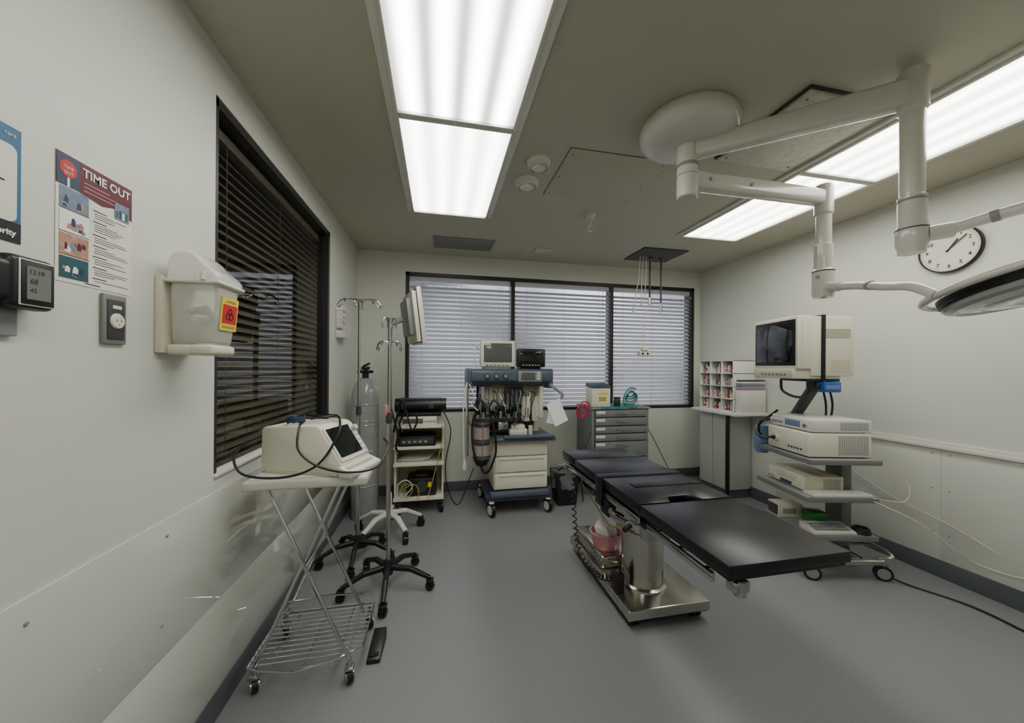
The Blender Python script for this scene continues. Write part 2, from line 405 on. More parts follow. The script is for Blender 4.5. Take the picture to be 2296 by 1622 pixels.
def vent(x0,x1,y0,y1,m,lab,n):
    T=thing('air_vent',lab,'air vent',((x0+x1)/2,(y0+y1)/2,ZC-.012))
    b=B(); w=.02
    b.box(x0,x1,y0,y0+w,ZC-.012,ZC,m,.002); b.box(x0,x1,y1-w,y1,ZC-.012,ZC,m,.002); b.box(x0,x0+w,y0+w,y1-w,ZC-.012,ZC,m,.002); b.box(x1-w,x1,y0+w,y1-w,ZC-.012,ZC,m,.002)
    b.obj('frame',T)
    b=B(); b.box(x0+w,x1-w,y0+w,y1-w,ZC-.002,ZC,DGREY)
    for i in range(n):
        y=y0+w+(y1-y0-2*w)*(i+.5)/n; b.box(x0+w,x1-w,y-.007,y+.007,ZC-.01,ZC-.002,m)
    b.obj('louvers',T)
vent(-.07,.54,3.46,3.78,GREYP,'grey louvered rectangular ceiling air vent',12)
vent(.99,1.17,3.57,3.71,OFFW,'small cream ceiling air vent',6)

T=thing('ceiling_service_plate','dark metal ceiling plate with hanging gas hoses','service plate',(2.34,3.5,ZC-.01))
B().box(2.08,2.60,3.3,3.72,ZC-.012,ZC,DGREY,.003).obj('plate',T)
for (x,y,z,m) in ((2.30,3.55,2.12,DGREY),(2.44,3.55,2.06,BLUED)):
    b=B(); b.cyl((x,y,ZC-.05),(x,y,ZC-.012),.028,STEEL); b.tube([(x,y,ZC-.04),(x,y,z+.06)],.010,m,10); b.cyl((x,y,z),(x,y,z+.08),.014,CHROME,seg=14); b.cyl((x,y,z-.02),(x,y,z),.02,STEEL,seg=14); b.obj('gas_hose',T)
for (xa,xb,z) in ((2.18,2.10,2.08),(2.22,2.20,2.16)):
    b=B(); b.tube([(xa,3.55,ZC-.012),(xa-.02,3.55,2.4),(xb,3.55,z)],.005,WHITE,6); b.cyl((xb,3.55,z-.06),(xb,3.55,z),.01,WHITE,seg=10); b.obj('pull_cord',T)
T=thing('hanging_power_outlet','small cream outlet box hanging on a cord','outlet',(2.23,3.55,1.53))
b=B(); b.tube([(2.255,3.55,ZC-.012),(2.24,3.55,2.1),(2.23,3.55,1.62)],.004,CREAM,6); b.tube([(2.23,3.55,1.95),(2.20,3.54,1.8),(2.26,3.55,1.75),(2.21,3.56,1.68),(2.23,3.55,1.62)],.003,CREAM,6); b.obj('cord',T)
b=B(); b.box(2.165,2.295,3.52,3.58,1.545,1.60,CREAM,.008); b.box(2.19,2.27,3.51,3.55,1.60,1.64,CREAM2,.006)
for x in (2.19,2.25): b.box(x,x+.02,3.515,3.522,1.56,1.585,DGREY)
b.obj('outlet_box',T)

# ------------------------------------------------------------------ surgical light
HUB=(1.235,1.585)
T=thing('surgical_light','off-white ceiling surgical light with two jointed arms','surgical light',(HUB[0],HUB[1],ZC))
B().lathe([(0,0),(.215,0),(.232,-.02),(.236,-.05),(.225,-.08),(.195,-.105),(.15,-.118),(0,-.12)],(HUB[0],HUB[1],ZC),OFFW,56).obj('ceiling_canopy',T)
b=B(); b.cyl((HUB[0],HUB[1],2.40),(HUB[0],HUB[1],ZC-.115),.05,OFFW,seg=32); b.lathe([(0,2.285),(.045,2.285),(.050,2.29),(.050,2.395),(.045,2.40),(0,2.40)],(HUB[0],HUB[1],0),OFFW,32); b.lathe([(.0525,2.44),(.0525,2.455),(.0,2.456)],(HUB[0],HUB[1],0),GREYP,32)
b.obj('hub',T)
E1=(1.895,1.085); E2=(2.115,1.59)
b=B(); b.beam((HUB[0]+.03,HUB[1]-.02,2.53),(E1[0],E1[1],2.555),.07,.095,.075,.115,OFFW,.3)
b.obj('upper_arm',T)
b=B()
b.lathe([(0,2.645),(.04,2.645),(.047,2.635),(.047,2.48),(.038,2.47),(.038,2.13),(.044,2.125),(.044,2.01),(.048,2.0),(.048,1.93),(.041,1.91),(.041,1.895),(0,1.895)],(E1[0],E1[1],0),OFFW,36)
b.lathe([(.0455,2.115),(.0455,2.105)],(E1[0],E1[1],0),GREYP,36)
b.lathe([(.0495,1.995),(.0495,1.990)],(E1[0],E1[1],0),DGREY,36)
b.obj('drop_tube',T)
b=B(); b.beam((HUB[0]+.03,HUB[1],2.38),(E2[0],E2[1],2.38),.07,.09,.065,.085,OFFW,.3)
for f in (.12,.4): b.cyl((HUB[0]+.9*f,HUB[1]-.039,2.38),(HUB[0]+.9*f,HUB[1]-.033,2.38),.009,GREYP,seg=10)
b.obj('lower_arm',T)
b=B(); b.lathe([(0,2.45),(.038,2.45),(.044,2.44),(.044,2.29),(.036,2.28),(.036,2.12),(.042,2.115),(.042,1.98),(.050,1.97),(.051,1.84),(.044,1.82),(0,1.82)],(E2[0],E2[1],0),OFFW,36)
b.cyl((E2[0]-.054,E2[1]-.01,1.93),(E2[0]-.02,E2[1],1.93),.010,GREYP,seg=12); b.lathe([(.0515,1.968),(.0515,1.962)],(E2[0],E2[1],0),DGREY,36)
b.obj('drop_tube',T)
b=B(); b.cyl((1.92,1.05,1.965),(1.965,1.0,1.968),.030,OFFW); b.tube([(1.955,1.01,1.968),(1.99,.9,1.985),(2.03,.74,2.0),(2.1,.45,2.03)],.021,OFFW,14); b.cyl((1.985,.915,1.983),(1.991,.895,1.986),.023,GREYP)
b.obj('spring_arm',T)
th=math.radians(11.66); cs,sn=math.cos(th),math.sin(th)
R=Vector((cs,-sn,0)); F=Vector((sn,cs,0)); Zv=Vector((0,0,1))
C=Vector((2.12,.85,1.742))
a=math.radians(7); bt=math.radians(14)
Rp=(R*math.cos(a)+Zv*math.sin(a)).normalized()
Fp=(F*math.cos(bt)-Zv*math.sin(bt)); Fp=(Fp-Rp*Fp.dot(Rp)).normalized(); N=Rp.cross(Fp)
LM=Matrix.Identity(4)
for i in range(3): LM[i][0]=Rp[i]; LM[i][1]=Fp[i]; LM[i][2]=N[i]; LM[i][3]=C[i]
YR=.29
ring=[(LM@Vector((YR*math.cos(t),YR*math.sin(t),.02))) for t in [2*pi*k/48 for k in range(49)]]
b=B(); b.tube([(E2[0]-.01,E2[1]-.03,1.875),(2.10,1.50,1.862),(2.06,1.38,1.838),(2.0,1.24,1.80),(1.92,1.10,1.765),tuple(LM@Vector((-YR*.95,.09,.02)))],.020,OFFW,14)
b.cyl((2.105,1.555,1.873),(2.09,1.49,1.86),.030,OFFW,.025)
b.cyl((2.038,1.325,1.825),(2.030,1.31,1.821),.0225,GREYP)
b.obj('spring_arm',T)
b=B(); b.tube(ring,.014,OFFW,12,n=1,smooth=False)
for s in (-1,1): b.cyl(LM@Vector((0,s*YR,.02)),LM@Vector((0,s*.245,.0)),.016,OFFW,seg=14)
b.obj('yoke_ring',T)
lh=B(); lh.lathe([(0,.080),(.05,.080),(.055,.072),(.09,.070),(.095,.062),(.14,.060),(.146,.052),(.19,.048),(.196,.040),(.23,.034),(.248,.020)],(0,0,0),LAMPG,64,mat=LM)
lh.lathe([(.248,-.018),(.252,-.024),(.246,-.036),(.225,-.045),(.208,-.040)],(0,0,0),LAMPG,64,mat=LM)
lampo=lh.obj('lamp_head',T)
b=B(); b.lathe([(.248,.020),(.257,.014),(.257,-.014),(.248,-.018)],(0,0,0),BLK,64,mat=LM); sub(b,'rubber_rim',lampo,'black rubber rim')
b=B(); b.lathe([(.208,-.040),(.160,-.052),(.152,-.048),(.144,-.054),(.085,-.058),(.078,-.054),(0,-.054)],(0,0,0),WATERG,64,mat=LM); sub(b,'diffuser_glass',lampo)
b=B(); b.lathe([(0,-.05),(.05,-.05),(.045,-.07),(.020,-.08),(.018,-.13),(.022,-.145),(.018,-.155),(0,-.155)],(0,0,0),BLK,24,mat=LM); sub(b,'handle',lampo,'black sterile grip handle')

# ------------------------------------------------------------------ clock
ck=frame((0,-1,0),(0,0,1),(XR,1.72,2.225))
T=thing('wall_clock','round black-rimmed analog wall clock on painted wall','clock',(XR,1.72,2.225))
r=.152
B().lathe([(0,0),(r,0),(r+.002,.01),(r+.001,.028),(r-.003,.034),(r-.007,.030),(r-.007,.018)],(0,0,0),BLK,56,mat=ck).obj('rim',T)
B().lathe([(0,.021),(r-.007,.021),(r-.007,.018),(0,.018)],(0,0,0),CREAM,56,mat=ck).obj('dial',T)
b=B()
for h in range(1,13):
    A=2*pi*h/12; b.text(str(h),.034,math.sin(A)*r*.72,math.cos(A)*r*.72-.012,.0225,BLKI,mat=ck,align='CENTER',bold=.0004)
for k in range(60):
    A=2*pi*k/60; L=.010 if k%5 else .015
    b.rect(-.0008,.0008,r*.92-L,r*.92,.0225,BLKI,mat=ck@Matrix.Rotation(-A,4,'Z'))
b.obj('numerals',T)
for hr,L,w,z in ((1.6,.112,.003,.027),(1.13+.05,.072,.004,.025)):
    A=2*pi*hr/12; b=B(); b.box(-w,w,-.02,L,z,z+.0015,BLKI,mat=ck@Matrix.Rotation(-A,4,'Z')); b.obj('hand',T)

# ------------------------------------------------------------------ left wall items
pf=frame((0,1,0),(0,0,1),(XL+.0012,1.008,1.613))
b=B(); W,H=.205,.303
b.rect(0,W,0,H,0,PAPER,pf)
b.poly([(0,H,.0004),(0,H-.075,.0004),(.05,H-.075,.0004),(.115,H-.085,.0004),(.15,H-.075,.0004),(W,H-.09,.0004),(W,H,.0004)],MAROON,pf)
b.rect(.002,.055,H-.075,H-.004,.0008,NAVY,pf)
b.poly([(.028+.021*math.cos(pi/8+k*pi/4),H-.033+.021*math.sin(pi/8+k*pi/4),.0012) for k in range(8)],REDI,pf)
b.text('TIME',.011,.028,H-.034,.0016,WHT2,pf,'CENTER'); b.text('OUT',.010,.028,H-.046,.0016,WHT2,pf,'CENTER')
b.rect(.025,.031,H-.075,H-.054,.0012,WHT2,pf)
b.text('TIME OUT',.030,.062,H-.032,.0012,WHT2,pf,'LEFT',1.0,.0008)
for i,w in enumerate((.07,.09,.085)): b.rect(.066,.066+w,H-.045-i*.010,H-.047-i*.010,.0010,PINK,pf)
b.rect(.150,.195,H-.100,H-.055,.0012,PICB,pf)
for q_ in range(4): b.rect(.153+.010*q_,.160+.010*q_,H-.096,H-.078+.004*(q_%2),.0014,(TEALI,NAVY,WHT2,TEALI)[q_],pf)
for i,(m,m2) in enumerate(((PICB,SKIN),(WHT2,SKIN),(SKIN,MAROON),(TEALI,SKIN))):
    y1=H-.078-i*.0545; b.rect(.008,.078,y1-.050,y1,.0008,m,pf)
    for q_ in range(9):
        ox=random.uniform(.012,.060); oy=y1-random.uniform(.026,.047); wq=random.uniform(.006,.014); hq=random.uniform(.006,.020)
        b.poly([(ox,oy,.0010+q_*.00005),(ox+wq,oy-.001,.0010+q_*.00005),(ox+wq*1.1,oy+hq*.6,.0010+q_*.00005),(ox+wq*.7,oy+hq,.0010+q_*.00005),(ox+wq*.2,oy+hq*.9,.0010+q_*.00005)],random.choice((m2,PICB,WHT2,SKIN,NAVY,m2)),pf)
    b.rect(.006,.080,y1-.0512,y1-.050,.001,MAROON,pf)
y=H-.105
while y>.02:
    n=random.choice((2,3,3,4)); 
    b.rect(.090,.128,y,y+.002,.0006,BLKI,pf); y-=.0065
    for k in range(n):
        if y<.015: break
        b.rect(.094,.094+random.uniform(.05,.10),y,y+.0012,.0006,DGREY,pf); y-=.0055
    y-=.005
b.rect(.07,.11,.006,.008,.0006,BLKI,pf)
o=single(b,'safety_poster','TIME OUT safety checklist poster taped to wall','poster',(XL,1.11,1.76))
pf=frame((0,1,0),(0,0,1),(XL+.0012,.735,1.670)); W,H=.205,.238
b=B(); b.rect(0,W,0,H,0,BLUEI,pf); b.rect(0,W,0,.042,.0004,BLKI,pf)
pts=[]
for cx,cy,a0 in ((W-.022,H-.052,0),(.022,H-.052,90),(.022,.056,180),(W-.022,.056,270)):
    for k in range(5): A=math.radians(a0+22.5*k); pts.append((cx+.014*math.cos(A),cy+.014*math.sin(A),.0008))
b.poly(pts,PAPER,pf); b.text('care',.012,W-.010,H-.020,.0012,WHT2,pf,'RIGHT'); b.text('priority',.017,W-.010,.014,.0012,WHT2,pf,'RIGHT',1,.0006)
b.rect(.05,.175,.12,.124,.0012,BLKI,pf)
single(b,'notice_poster','blue and black notice with rounded white center','poster',(XL,.84,1.79))

T=thing('wall_thermometer','black digital clock thermometer with grey display','thermometer',(XL,.90,1.52))
b=B(); b.box(XL+.004,XL+.046,.790,.945,1.538,1.630,BLK,.018,5); b.box(XL+.006,XL+.050,.870,.958,1.530,1.638,BLK,.014,4); b.obj('case',T)
b=B(); b.box(XL+.049,XL+.0515,.884,.950,1.537,1.631,WHITE,.001); b.box(XL+.0505,XL+.0530,.8865,.9475,1.5395,1.6285,BLK,.001); b.obj('bezel',T)
b=B(); b.box(XL+.0527,XL+.0538,.895,.940,1.550,1.618,LCD)
f=frame((0,1,0),(0,0,1),(XL+.0542,.898,1.556)); b.text('12:18',.013,0,.046,0,BLKI,f); b.text('68',.015,.002,.026,0,BLKI,f); b.text('45',.013,.002,.008,0,BLKI,f); b.obj('display',T)
B().box(XL,XL+.012,.83,.925,1.475,1.532,GREYP,.003).obj('wall_plate',T)

T=thing('wall_outlet','dark grey wall plate with round cream receptacle','outlet',(XL,1.152,1.47))
b=B(); b.box(XL,XL+.010,1.117,1.188,1.472,1.606,MIDG,.004); b.box(XL+.009,XL+.013,1.127,1.178,1.485,1.592,DGREY,.002); b.obj('plate',T)
f=frame((0,1,0),(0,0,1),(XL+.012,1.1525,1.535))
b=B(); b.lathe([(0,.006),(.018,.006),(.021,.003),(.021,0)],(0,0,0),CREAM,28,mat=f); b.rect(-.008,-.006,-.003,.005,.0064,BLKI,f); b.rect(.006,.008,-.003,.005,.0064,BLKI,f); b.rect(-.0015,.0015,-.012,-.009,.0064,BLKI,f); b.box(-.013,.013,.032,.042,0,.003,CREAM,.001,mat=f); b.obj('receptacle',T)

T=thing('sharps_container','cloudy plastic sharps container in wall bracket','sharps container',(XL,1.38,1.445))
b=B(); b.box(XL,XL+.020,1.297,1.457,1.455,1.70,CREAM2,.004); b.box(XL+.018,XL+.152,1.314,1.444,1.450,1.484,CREAM2,.012,4); b.box(XL+.09,XL+.148,1.309,1.315,1.456,1.476,OFFW,.002); b.obj('bracket',T)
b=B(); b.hexa([(XL+.024,1.320,1.475),(XL+.148,1.320,1.475),(XL+.148,1.438,1.475),(XL+.024,1.438,1.475),(XL+.024,1.308,1.690),(XL+.166,1.308,1.690),(XL+.166,1.452,1.690),(XL+.024,1.452,1.690)],CLEAR,.026,seg=6); b.obj('bin',T)
b=B()
for q_ in range(26):
    cx_=XL+random.uniform(.05,.125); cy_=random.uniform(1.345,1.415); cz_=random.uniform(1.500,1.60); rr=random.uniform(.010,.018)
    b.lathe([(0,-rr),(rr*.8,-rr*.6),(rr,0),(rr*.8,rr*.6),(0,rr)],(cx_,cy_,cz_),(INTW,INTW,PAPER,CREAM,BLUEB)[q_%5] if q_%5<4 else INTW,10)
b.box(XL+.040,XL+.130,1.335,1.425,1.492,1.56,INTW,.02,4)
b.obj('contents',T)
b=B()
rr_=[(.024,1.690),(.172,1.690),(.172,1.706),(.160,1.722),(.140,1.738),(.122,1.754),(.112,1.768),(.098,1.781),(.080,1.788),(.060,1.787),(.042,1.778),(.030,1.762),(.024,1.740)]
b.loft([[(XL+.095+(p[0]-.095)*s_,yy,1.69+(p[1]-1.69)*s_) for p in rr_] for yy,s_ in ((1.304,.84),(1.306,.91),(1.312,.965),(1.322,1),(1.438,1),(1.448,.965),(1.454,.91),(1.456,.84))],CLEARL)
b.box(XL+.020,XL+.175,1.302,1.458,1.680,1.692,WHITE,.005,3)
b.cyl((XL+.13,1.300,1.69),(XL+.13,1.306,1.72),.006,WHITE,seg=8)
for k in range(4): b.box(XL+.102+k*.014,XL+.107+k*.014,1.303,1.309,1.694,1.712,WHITE,.002)
b.obj('lid',T)
f=frame((0,1,0),(.085,0,1),(XL+.1555,1.338,1.535))
b=B(); b.box(0,.094,0,.112,-.001,.0015,YEL,mat=f); b.rect(.006,.088,.024,.088,.002,REDI,f); b.text('CAUTION',.013,.047,.094,.002,BLKI,f,'CENTER'); b.text('BIOHAZARD',.013,.047,.008,.002,BLKI,f,'CENTER')
for k in range(3):
    A=math.radians(90+120*k); b.lathe([(.009,.0),(.009,.0008),(.012,.0008),(.012,0)],(.047+.011*math.cos(A),.054+.011*math.sin(A),.0022),BLKI,16,mat=f)
b.obj('warning_label',T)

T=thing('glove_box_rack','white wire rack with pamphlets on wall','rack',(XL,3.35,1.64))
b=B()
for z in (1.66,1.74,1.82,1.90): b.tube([(XL,3.24,z),(XL+.06,3.24,z),(XL+.06,3.46,z),(XL,3.46,z)],.003,WHITE,6,smooth=False)
for y in (3.24,3.30,3.35,3.40,3.46): b.tube([(XL+.06,y,1.66),(XL+.06,y,1.93)],.003,WHITE,6,smooth=False)
b.obj('wire_frame',T)
b=B(); b.box(XL+.002,XL+.05,3.25,3.45,1.665,1.72,WHITE,.003); b.box(XL+.002,XL+.045,3.26,3.44,1.75,1.94,WHITE,.003)
for k in range(3): b.box(XL+.0445,XL+.0465,3.28,3.42,1.78+k*.05,1.80+k*.05,GREYP)
b.obj('glove_box',T)

# ------------------------------------------------------------------ IV poles
def star(T,cx,cy,n,r,a0,m,zh=.13,zt=.075,wr=.026,legw=.032):
    b=B(); b.lathe([(0,zh+.05),(.02,zh+.05),(.032,zh+.02),(.036,zh-.02),(.03,zh-.045),(0,zh-.045)],(cx,cy,0),m,20)
    for k in range(n):
        A=a0+2*pi*k/n; c,s_=math.cos(A),math.sin(A)
        b.beam((cx+c*.02,cy+s_*.02,zh),(cx+c*r*.55,cy+s_*r*.55,zh-.005),legw*1.1,.035,legw,.03,m)
        b.beam((cx+c*r*.54,cy+s_*r*.54,zh-.005),(cx+c*r,cy+s_*r,zt),legw,.03,legw*.8,.024,m)
    b.obj('base',T)
    for k in range(n):
        A=a0+2*pi*k/n; x,y=cx+math.cos(A)*r,cy+math.sin(A)*r
        b=B(); b.caster(x,y,wr,A+1.2,BLK,BLK,ztop=zt,w=.03); b.obj('caster',T)
def hooks(b,x,y,z,L,ang,m):
    for k in range(2):
        A=ang+pi*k; c,s_=math.cos(A),math.sin(A)
        P=lambda d,zz:(x+c*d,y+s_*d,zz)
        b.tube([P(0,z),P(L*.6,z+.004),P(L*.85,z-.01),P(L,z-.045),P(L*.9,z-.055),P(L*.82,z-.035)],.0045,m,8)
        b.tube([P(L*.55,z+.004),(x+c*L*.6-s_*.04,y+s_*L*.6+c*.04,z-.02),(x+c*L*.6-s_*.05,y+s_*L*.6+c*.05,z)],.004,m,6)
T=thing('iv_pole','chrome IV pole with black five-leg caster base','iv pole',(-.313,2.37,0))
star(T,-.313,2.37,5,.275,math.radians(-88),BLK)
b=B(); b.cyl((-.313,2.37,.15),(-.313,2.37,1.10),.0135,STEEL); b.cyl((-.313,2.37,1.08),(-.313,2.37,1.72),.010,CHROME); b.lathe([(0,1.12),(.018,1.12),(.02,1.10),(.02,1.06),(.016,1.05),(0,1.05)],(-.313,2.37,0),DGREY,18); b.obj('pole',T)
b=B(); hooks(b,-.313,2.37,1.57,.075,.1,CHROME); b.obj('hook',T)
b=B(); hooks(b,-.313,2.37,1.72,.05,.6,CHROME); b.obj('hook',T)
B().box(-.338,-.320,2.355,2.385,1.10,1.17,PINK,.004).obj('clamp',T,'pink pole clamp')
T=thing('iv_pole','tall thin IV pole with double hooks, black base','iv pole',(-.575,2.75,0))
star(T,-.575,2.75,5,.25,math.radians(56),BLK)
b=B(); b.cyl((-.575,2.75,.15),(-.575,2.75,1.1),.012,STEEL); b.cyl((-.575,2.75,1.08),(-.575,2.75,1.90),.009,CHROME); b.lathe([(0,1.12),(.017,1.12),(.019,1.06),(0,1.05)],(-.575,2.75,0),DGREY,18); b.obj('pole',T)
b=B(); hooks(b,-.575,2.75,1.90,.15,0,CHROME); hooks(b,-.575,2.75,1.895,.06,1.4,CHROME); b.obj('hook',T)

T=thing('monitor_stand','off-white rolling stand with edge-on flat monitor','monitor stand',(-.41,3.14,0))
star(T,-.41,3.14,5,.27,math.radians(-55),OFFW,.17,.10,.035,.045)
b=B(); b.cyl((-.41,3.14,.2),(-.41,3.14,1.80),.016,STEEL); b.cyl((-.41,3.14,.2),(-.41,3.14,.34),.024,OFFW); b.obj('pole',T)
LM2=Matrix.Translation((-.25,3.16,1.83))@Matrix.Rotation(math.radians(16),4,'Z')@Matrix.Rotation(math.radians(-7),4,'Y')
b=B(); b.beam((-.41,3.14,1.78),(-.31,3.15,1.82),.04,.05,.04,.05,GREYP); b.cyl((-.41,3.14,1.74),(-.41,3.14,1.82),.026,GREYP); b.obj('bracket',T)
b=B(); b.box(.035,.072,-.20,.20,-.235,.235,OFFW,.004,mat=LM2); b.box(.028,.035,-.19,.19,-.22,.22,DGREY,mat=LM2); b.box(-.005,.029,-.19,.19,-.215,.205,CREAM2,.004,mat=LM2); b.box(-.045,-.004,-.14,.14,-.15,.15,GREYP,.005,mat=LM2)
b.obj('monitor',T)
b=B(); b.box(.0715,.074,-.17,.17,-.2,.2,LCD,mat=LM2); b.obj('screen',T)

cx,cy=-.68,3.53
T=thing('oxygen_cylinder','tall gas cylinder wrapped in clear plastic','gas cylinder',(cx,cy,0))
b=B(); b.lathe([(0,.0),(.115,.0),(.122,.02),(.122,1.12),(.118,1.17),(.10,1.23),(.065,1.275),(.035,1.30),(0,1.30)],(cx,cy,0),WRAP,36)
for z in (.30,.62,.86,.9,1.05): b.lathe([(.1225,z),(.126,z+.008),(.1225,z+.016)],(cx,cy,0),WRAP,36)
b.obj('tank',T)
b=B(); b.lathe([(0,1.30),(.03,1.30),(.03,1.345),(.02,1.35),(.02,1.38),(0,1.38)],(cx,cy,0),BLK,16)
b.cyl((cx-.07,cy,1.36),(cx+.07,cy-.02,1.36),.014,BLK,seg=12); b.lathe([(0,1.38),(.035,1.38),(.04,1.395),(.035,1.41),(0,1.41)],(cx,cy,0),BLK,12); b.cyl((cx-.02,cy,1.41),(cx+.04,cy-.02,1.44),.01,BLK,seg=10); b.cyl((cx-.05,cy-.01,1.37),(cx-.06,cy-.01,1.42),.012,BLK,seg=10)
b.obj('valve',T)

# ------------------------------------------------------------------ folding wire cart
T=thing('folding_wire_cart','white-topped folding chrome cart with wire shelf','cart',(-.56,1.85,0))
X0,X1,Y0,Y1=-.805,-.31,1.66,1.97
b=B(); b.box(X0,X1,Y0,Y1,.885,.930,OFFW,.014,4); b.box(X0+.02,X1-.02,Y0+.02,Y1-.02,.928,.934,WHITE,.003); b.obj('tray_top',T)
for yy in (Y0+.03,Y1+.03):
    b=B(); b.tube([(-.72,yy,.89),(-.385,yy,.10)],.0075,CHROME,10,smooth=False); b.obj('leg',T)
    b=B(); b.tube([(-.43,yy+.016,.89),(-.775,yy+.016,.10)],.0075,CHROME,10,smooth=False); b.obj('leg',T)
b=B(); b.tube([(-.57,Y0+.03,.53),(-.57,Y1+.05,.53)],.005,CHROME,8,smooth=False); b.tube([(-.72,Y0+.03,.885),(-.72,Y1+.03,.885)],.005,CHROME,8,smooth=False); b.tube([(-.43,Y0+.03,.885),(-.43,Y1+.03,.885)],.005,CHROME,8,smooth=False); b.obj('crossbar',T)
b=B(); zs=.115; sy0,sy1=1.66,2.05
b.tube([(-.80,sy0+.05,zs),(-.80,sy1,zs),(-.34,sy1,zs),(-.34,sy0+.08,zs),(-.43,sy0+.03,zs),(-.60,sy0-.01,zs),(-.74,sy0+.02,zs),(-.80,sy0+.05,zs)],.0055,CHROME,8,smooth=False)
for k in range(12):
    y=sy0+.05+(sy1-sy0-.05)*k/11; b.tube([(-.80,y,zs+.005),(-.34,y,zs+.005)],.0032,CHROME,6,smooth=False)
for x in (-.70,-.57,-.44): b.tube([(x,sy0+.02,zs),(x,sy1,zs)],.0038,CHROME,6,smooth=False)
b.tube([(-.80,sy1,zs),(-.775,sy1+.01,zs+.05),(-.56,sy1+.02,zs+.055),(-.37,sy1+.01,zs+.05),(-.34,sy1,zs)],.0045,CHROME,8,smooth=False)
b.obj('wire_shelf',T)
for x,y in ((-.775,1.72),(-.385,1.69),(-.36,2.02),(-.77,2.03)):
    b=B(); b.caster(x,y,.030,.5,BLK,STEEL,ztop=.115,w=.022); b.obj('caster',T)
b=B(); b.hexa([(-.330,1.77,0),(-.268,1.77,0),(-.258,1.93,0),(-.320,1.93,0),(-.330,1.77,.02),(-.268,1.77,.02),(-.258,1.93,.06),(-.320,1.93,.06)],BLK,.004); b.box(-.322,-.276,1.785,1.805,.022,.030,RUB,.002)
single(b,'foot_pedal','black rubber foot pedal beside wire cart on floor','foot pedal',(-.29,1.85,0))

T=thing('patient_monitor','cream box-shaped patient monitor with sloped screen','medical monitor',(-.54,1.83,.934))
zb=.934
prof=[(-.755,zb+.012),(-.752,zb+.21),(-.735,zb+.222),(-.475,zb+.232),(-.45,zb+.226),(-.335,zb+.055),(-.335,zb+.03),(-.345,zb+.012)]
b=B(); b.prism(prof,'y',1.71,1.95,CREAM,.008); b.box(-.74,-.36,1.715,1.945,zb,zb+.014,CREAM2,.004); b.obj('housing',T)
sd=Vector((-.335+.450,0,zb+.055-(zb+.226))); L=sd.length; sd.normalize()
f2=frame((0,1,0),-sd,(-.335,1.71,zb+.055))
b=B(); b.box(.008,.232,.01,L-.012,.0,.008,WHITE,.004,mat=f2); b.obj('bezel',T)
b=B(); b.box(.018,.188,.030,L-.022,.0075,.0105,SCREEN,mat=f2); b.obj('screen',T)
b=B()
for k in range(4): b.box(.198,.224,.035+k*.026,.050+k*.026,.0075,.012,OFFW,.002,mat=f2)
b.cyl(f2@Vector((.211,.155,.008)),f2@Vector((.211,.155,.03)),.014,OFFW,seg=18)
b.obj('button_row',T)
b=B(); b.hexa([(-.345,1.70,zb),(-.275,1.70,zb),(-.275,1.96,zb),(-.345,1.96,zb),(-.345,1.70,zb+.05),(-.275,1.70,zb+.022),(-.275,1.96,zb+.022),(-.345,1.96,zb+.05)],CREAM,.006)
for k in range(7): b.box(-.325,-.300,1.72+k*.03,1.738+k*.03,zb+.034,zb+.046,WHITE,.002)
b.obj('front_panel',T)
T.matrix_world=Matrix.Translation((-.555,1.815,.934))@Matrix.Rotation(math.radians(-20),4,'Z')@Matrix.Scale(.94,4)
tz=zb+.225
cable([(-.60,1.84,tz+.004),(-.50,1.86,tz+.012),(-.46,1.80,tz+.004),(-.44,1.69,tz-.05),(-.50,1.63,tz-.16),(-.62,1.62,zb+.02),(-.78,1.64,zb+.03),(-.83,1.66,zb+.10),(-.80,1.70,zb+.16)],.005,BLK,'black cable draped over cream patient monitor')
cable([(-.62,1.80,tz),(-.60,1.70,tz-.02),(-.58,1.64,tz-.10),(-.50,1.62,zb+.06),(-.38,1.61,zb+.03),(-.27,1.66,zb+.035),(-.24,1.78,zb+.10),(-.27,1.86,zb+.12)],.005,BLK,'black cable draped over cream patient monitor')
cable([(-.66,1.86,tz),(-.60,1.90,tz+.012),(-.52,1.88,tz+.014),(-.48,1.82,tz+.02),(-.54,1.78,tz+.02),(-.62,1.84,tz+.022)],.006,BLK,'coiled black lead on top of monitor')
b=B()
for k in range(5):
    b.tube([(-.64+.035*math.cos(t+k),1.78+.03*math.sin(t+k),tz+.002+.005*k+.006*math.sin(3*t)) for t in [2*pi*i/10 for i in range(11)]],.0035,NAVY,6,n=3)
single(b,'coiled_lead','bundled blue sensor lead on cream monitor','cable',(-.64,1.78,tz))

# ------------------------------------------------------------------ equipment cart
T=thing('utility_cart','cream multi-shelf equipment cart on black casters','cart',(-.18,3.66,0))
X0,X1,Y0,Y1=-.42,.05,3.47,3.88
for z in (.13,.46,.62,.82):
    B().box(X0,X1,Y0,Y1,z,z+.025,CREAM,.004).obj('shelf',T)
b=B()
for x in (X0,X1-.02):
    b.box(x,x+.02,Y0+.08,Y1,.155,.46,CREAM,.003); b.box(x,x+.02,Y0+.08,Y1,.485,.62,CREAM,.003); b.box(x,x+.02,Y0+.08,Y1,.645,.82,CREAM,.003)
b.box(X0+.02,X1-.02,Y1-.015,Y1,.155,.46,CREAM2); b.box(X0+.02,X1-.02,Y1-.015,Y1,.485,.62,CREAM2); b.box(X0+.02,X1-.02,Y1-.015,Y1,.645,.82,CREAM2)
b.obj('side_panels',T)
for x,y in ((X0+.05,Y0+.03),(X1-.03,Y0+.03),(X1-.03,Y1-.05),(X0+.05,Y1-.05)):
    b=B(); b.caster(x,y,.048,.4,BLK,DGREY,ztop=.13); b.obj('caster',T)
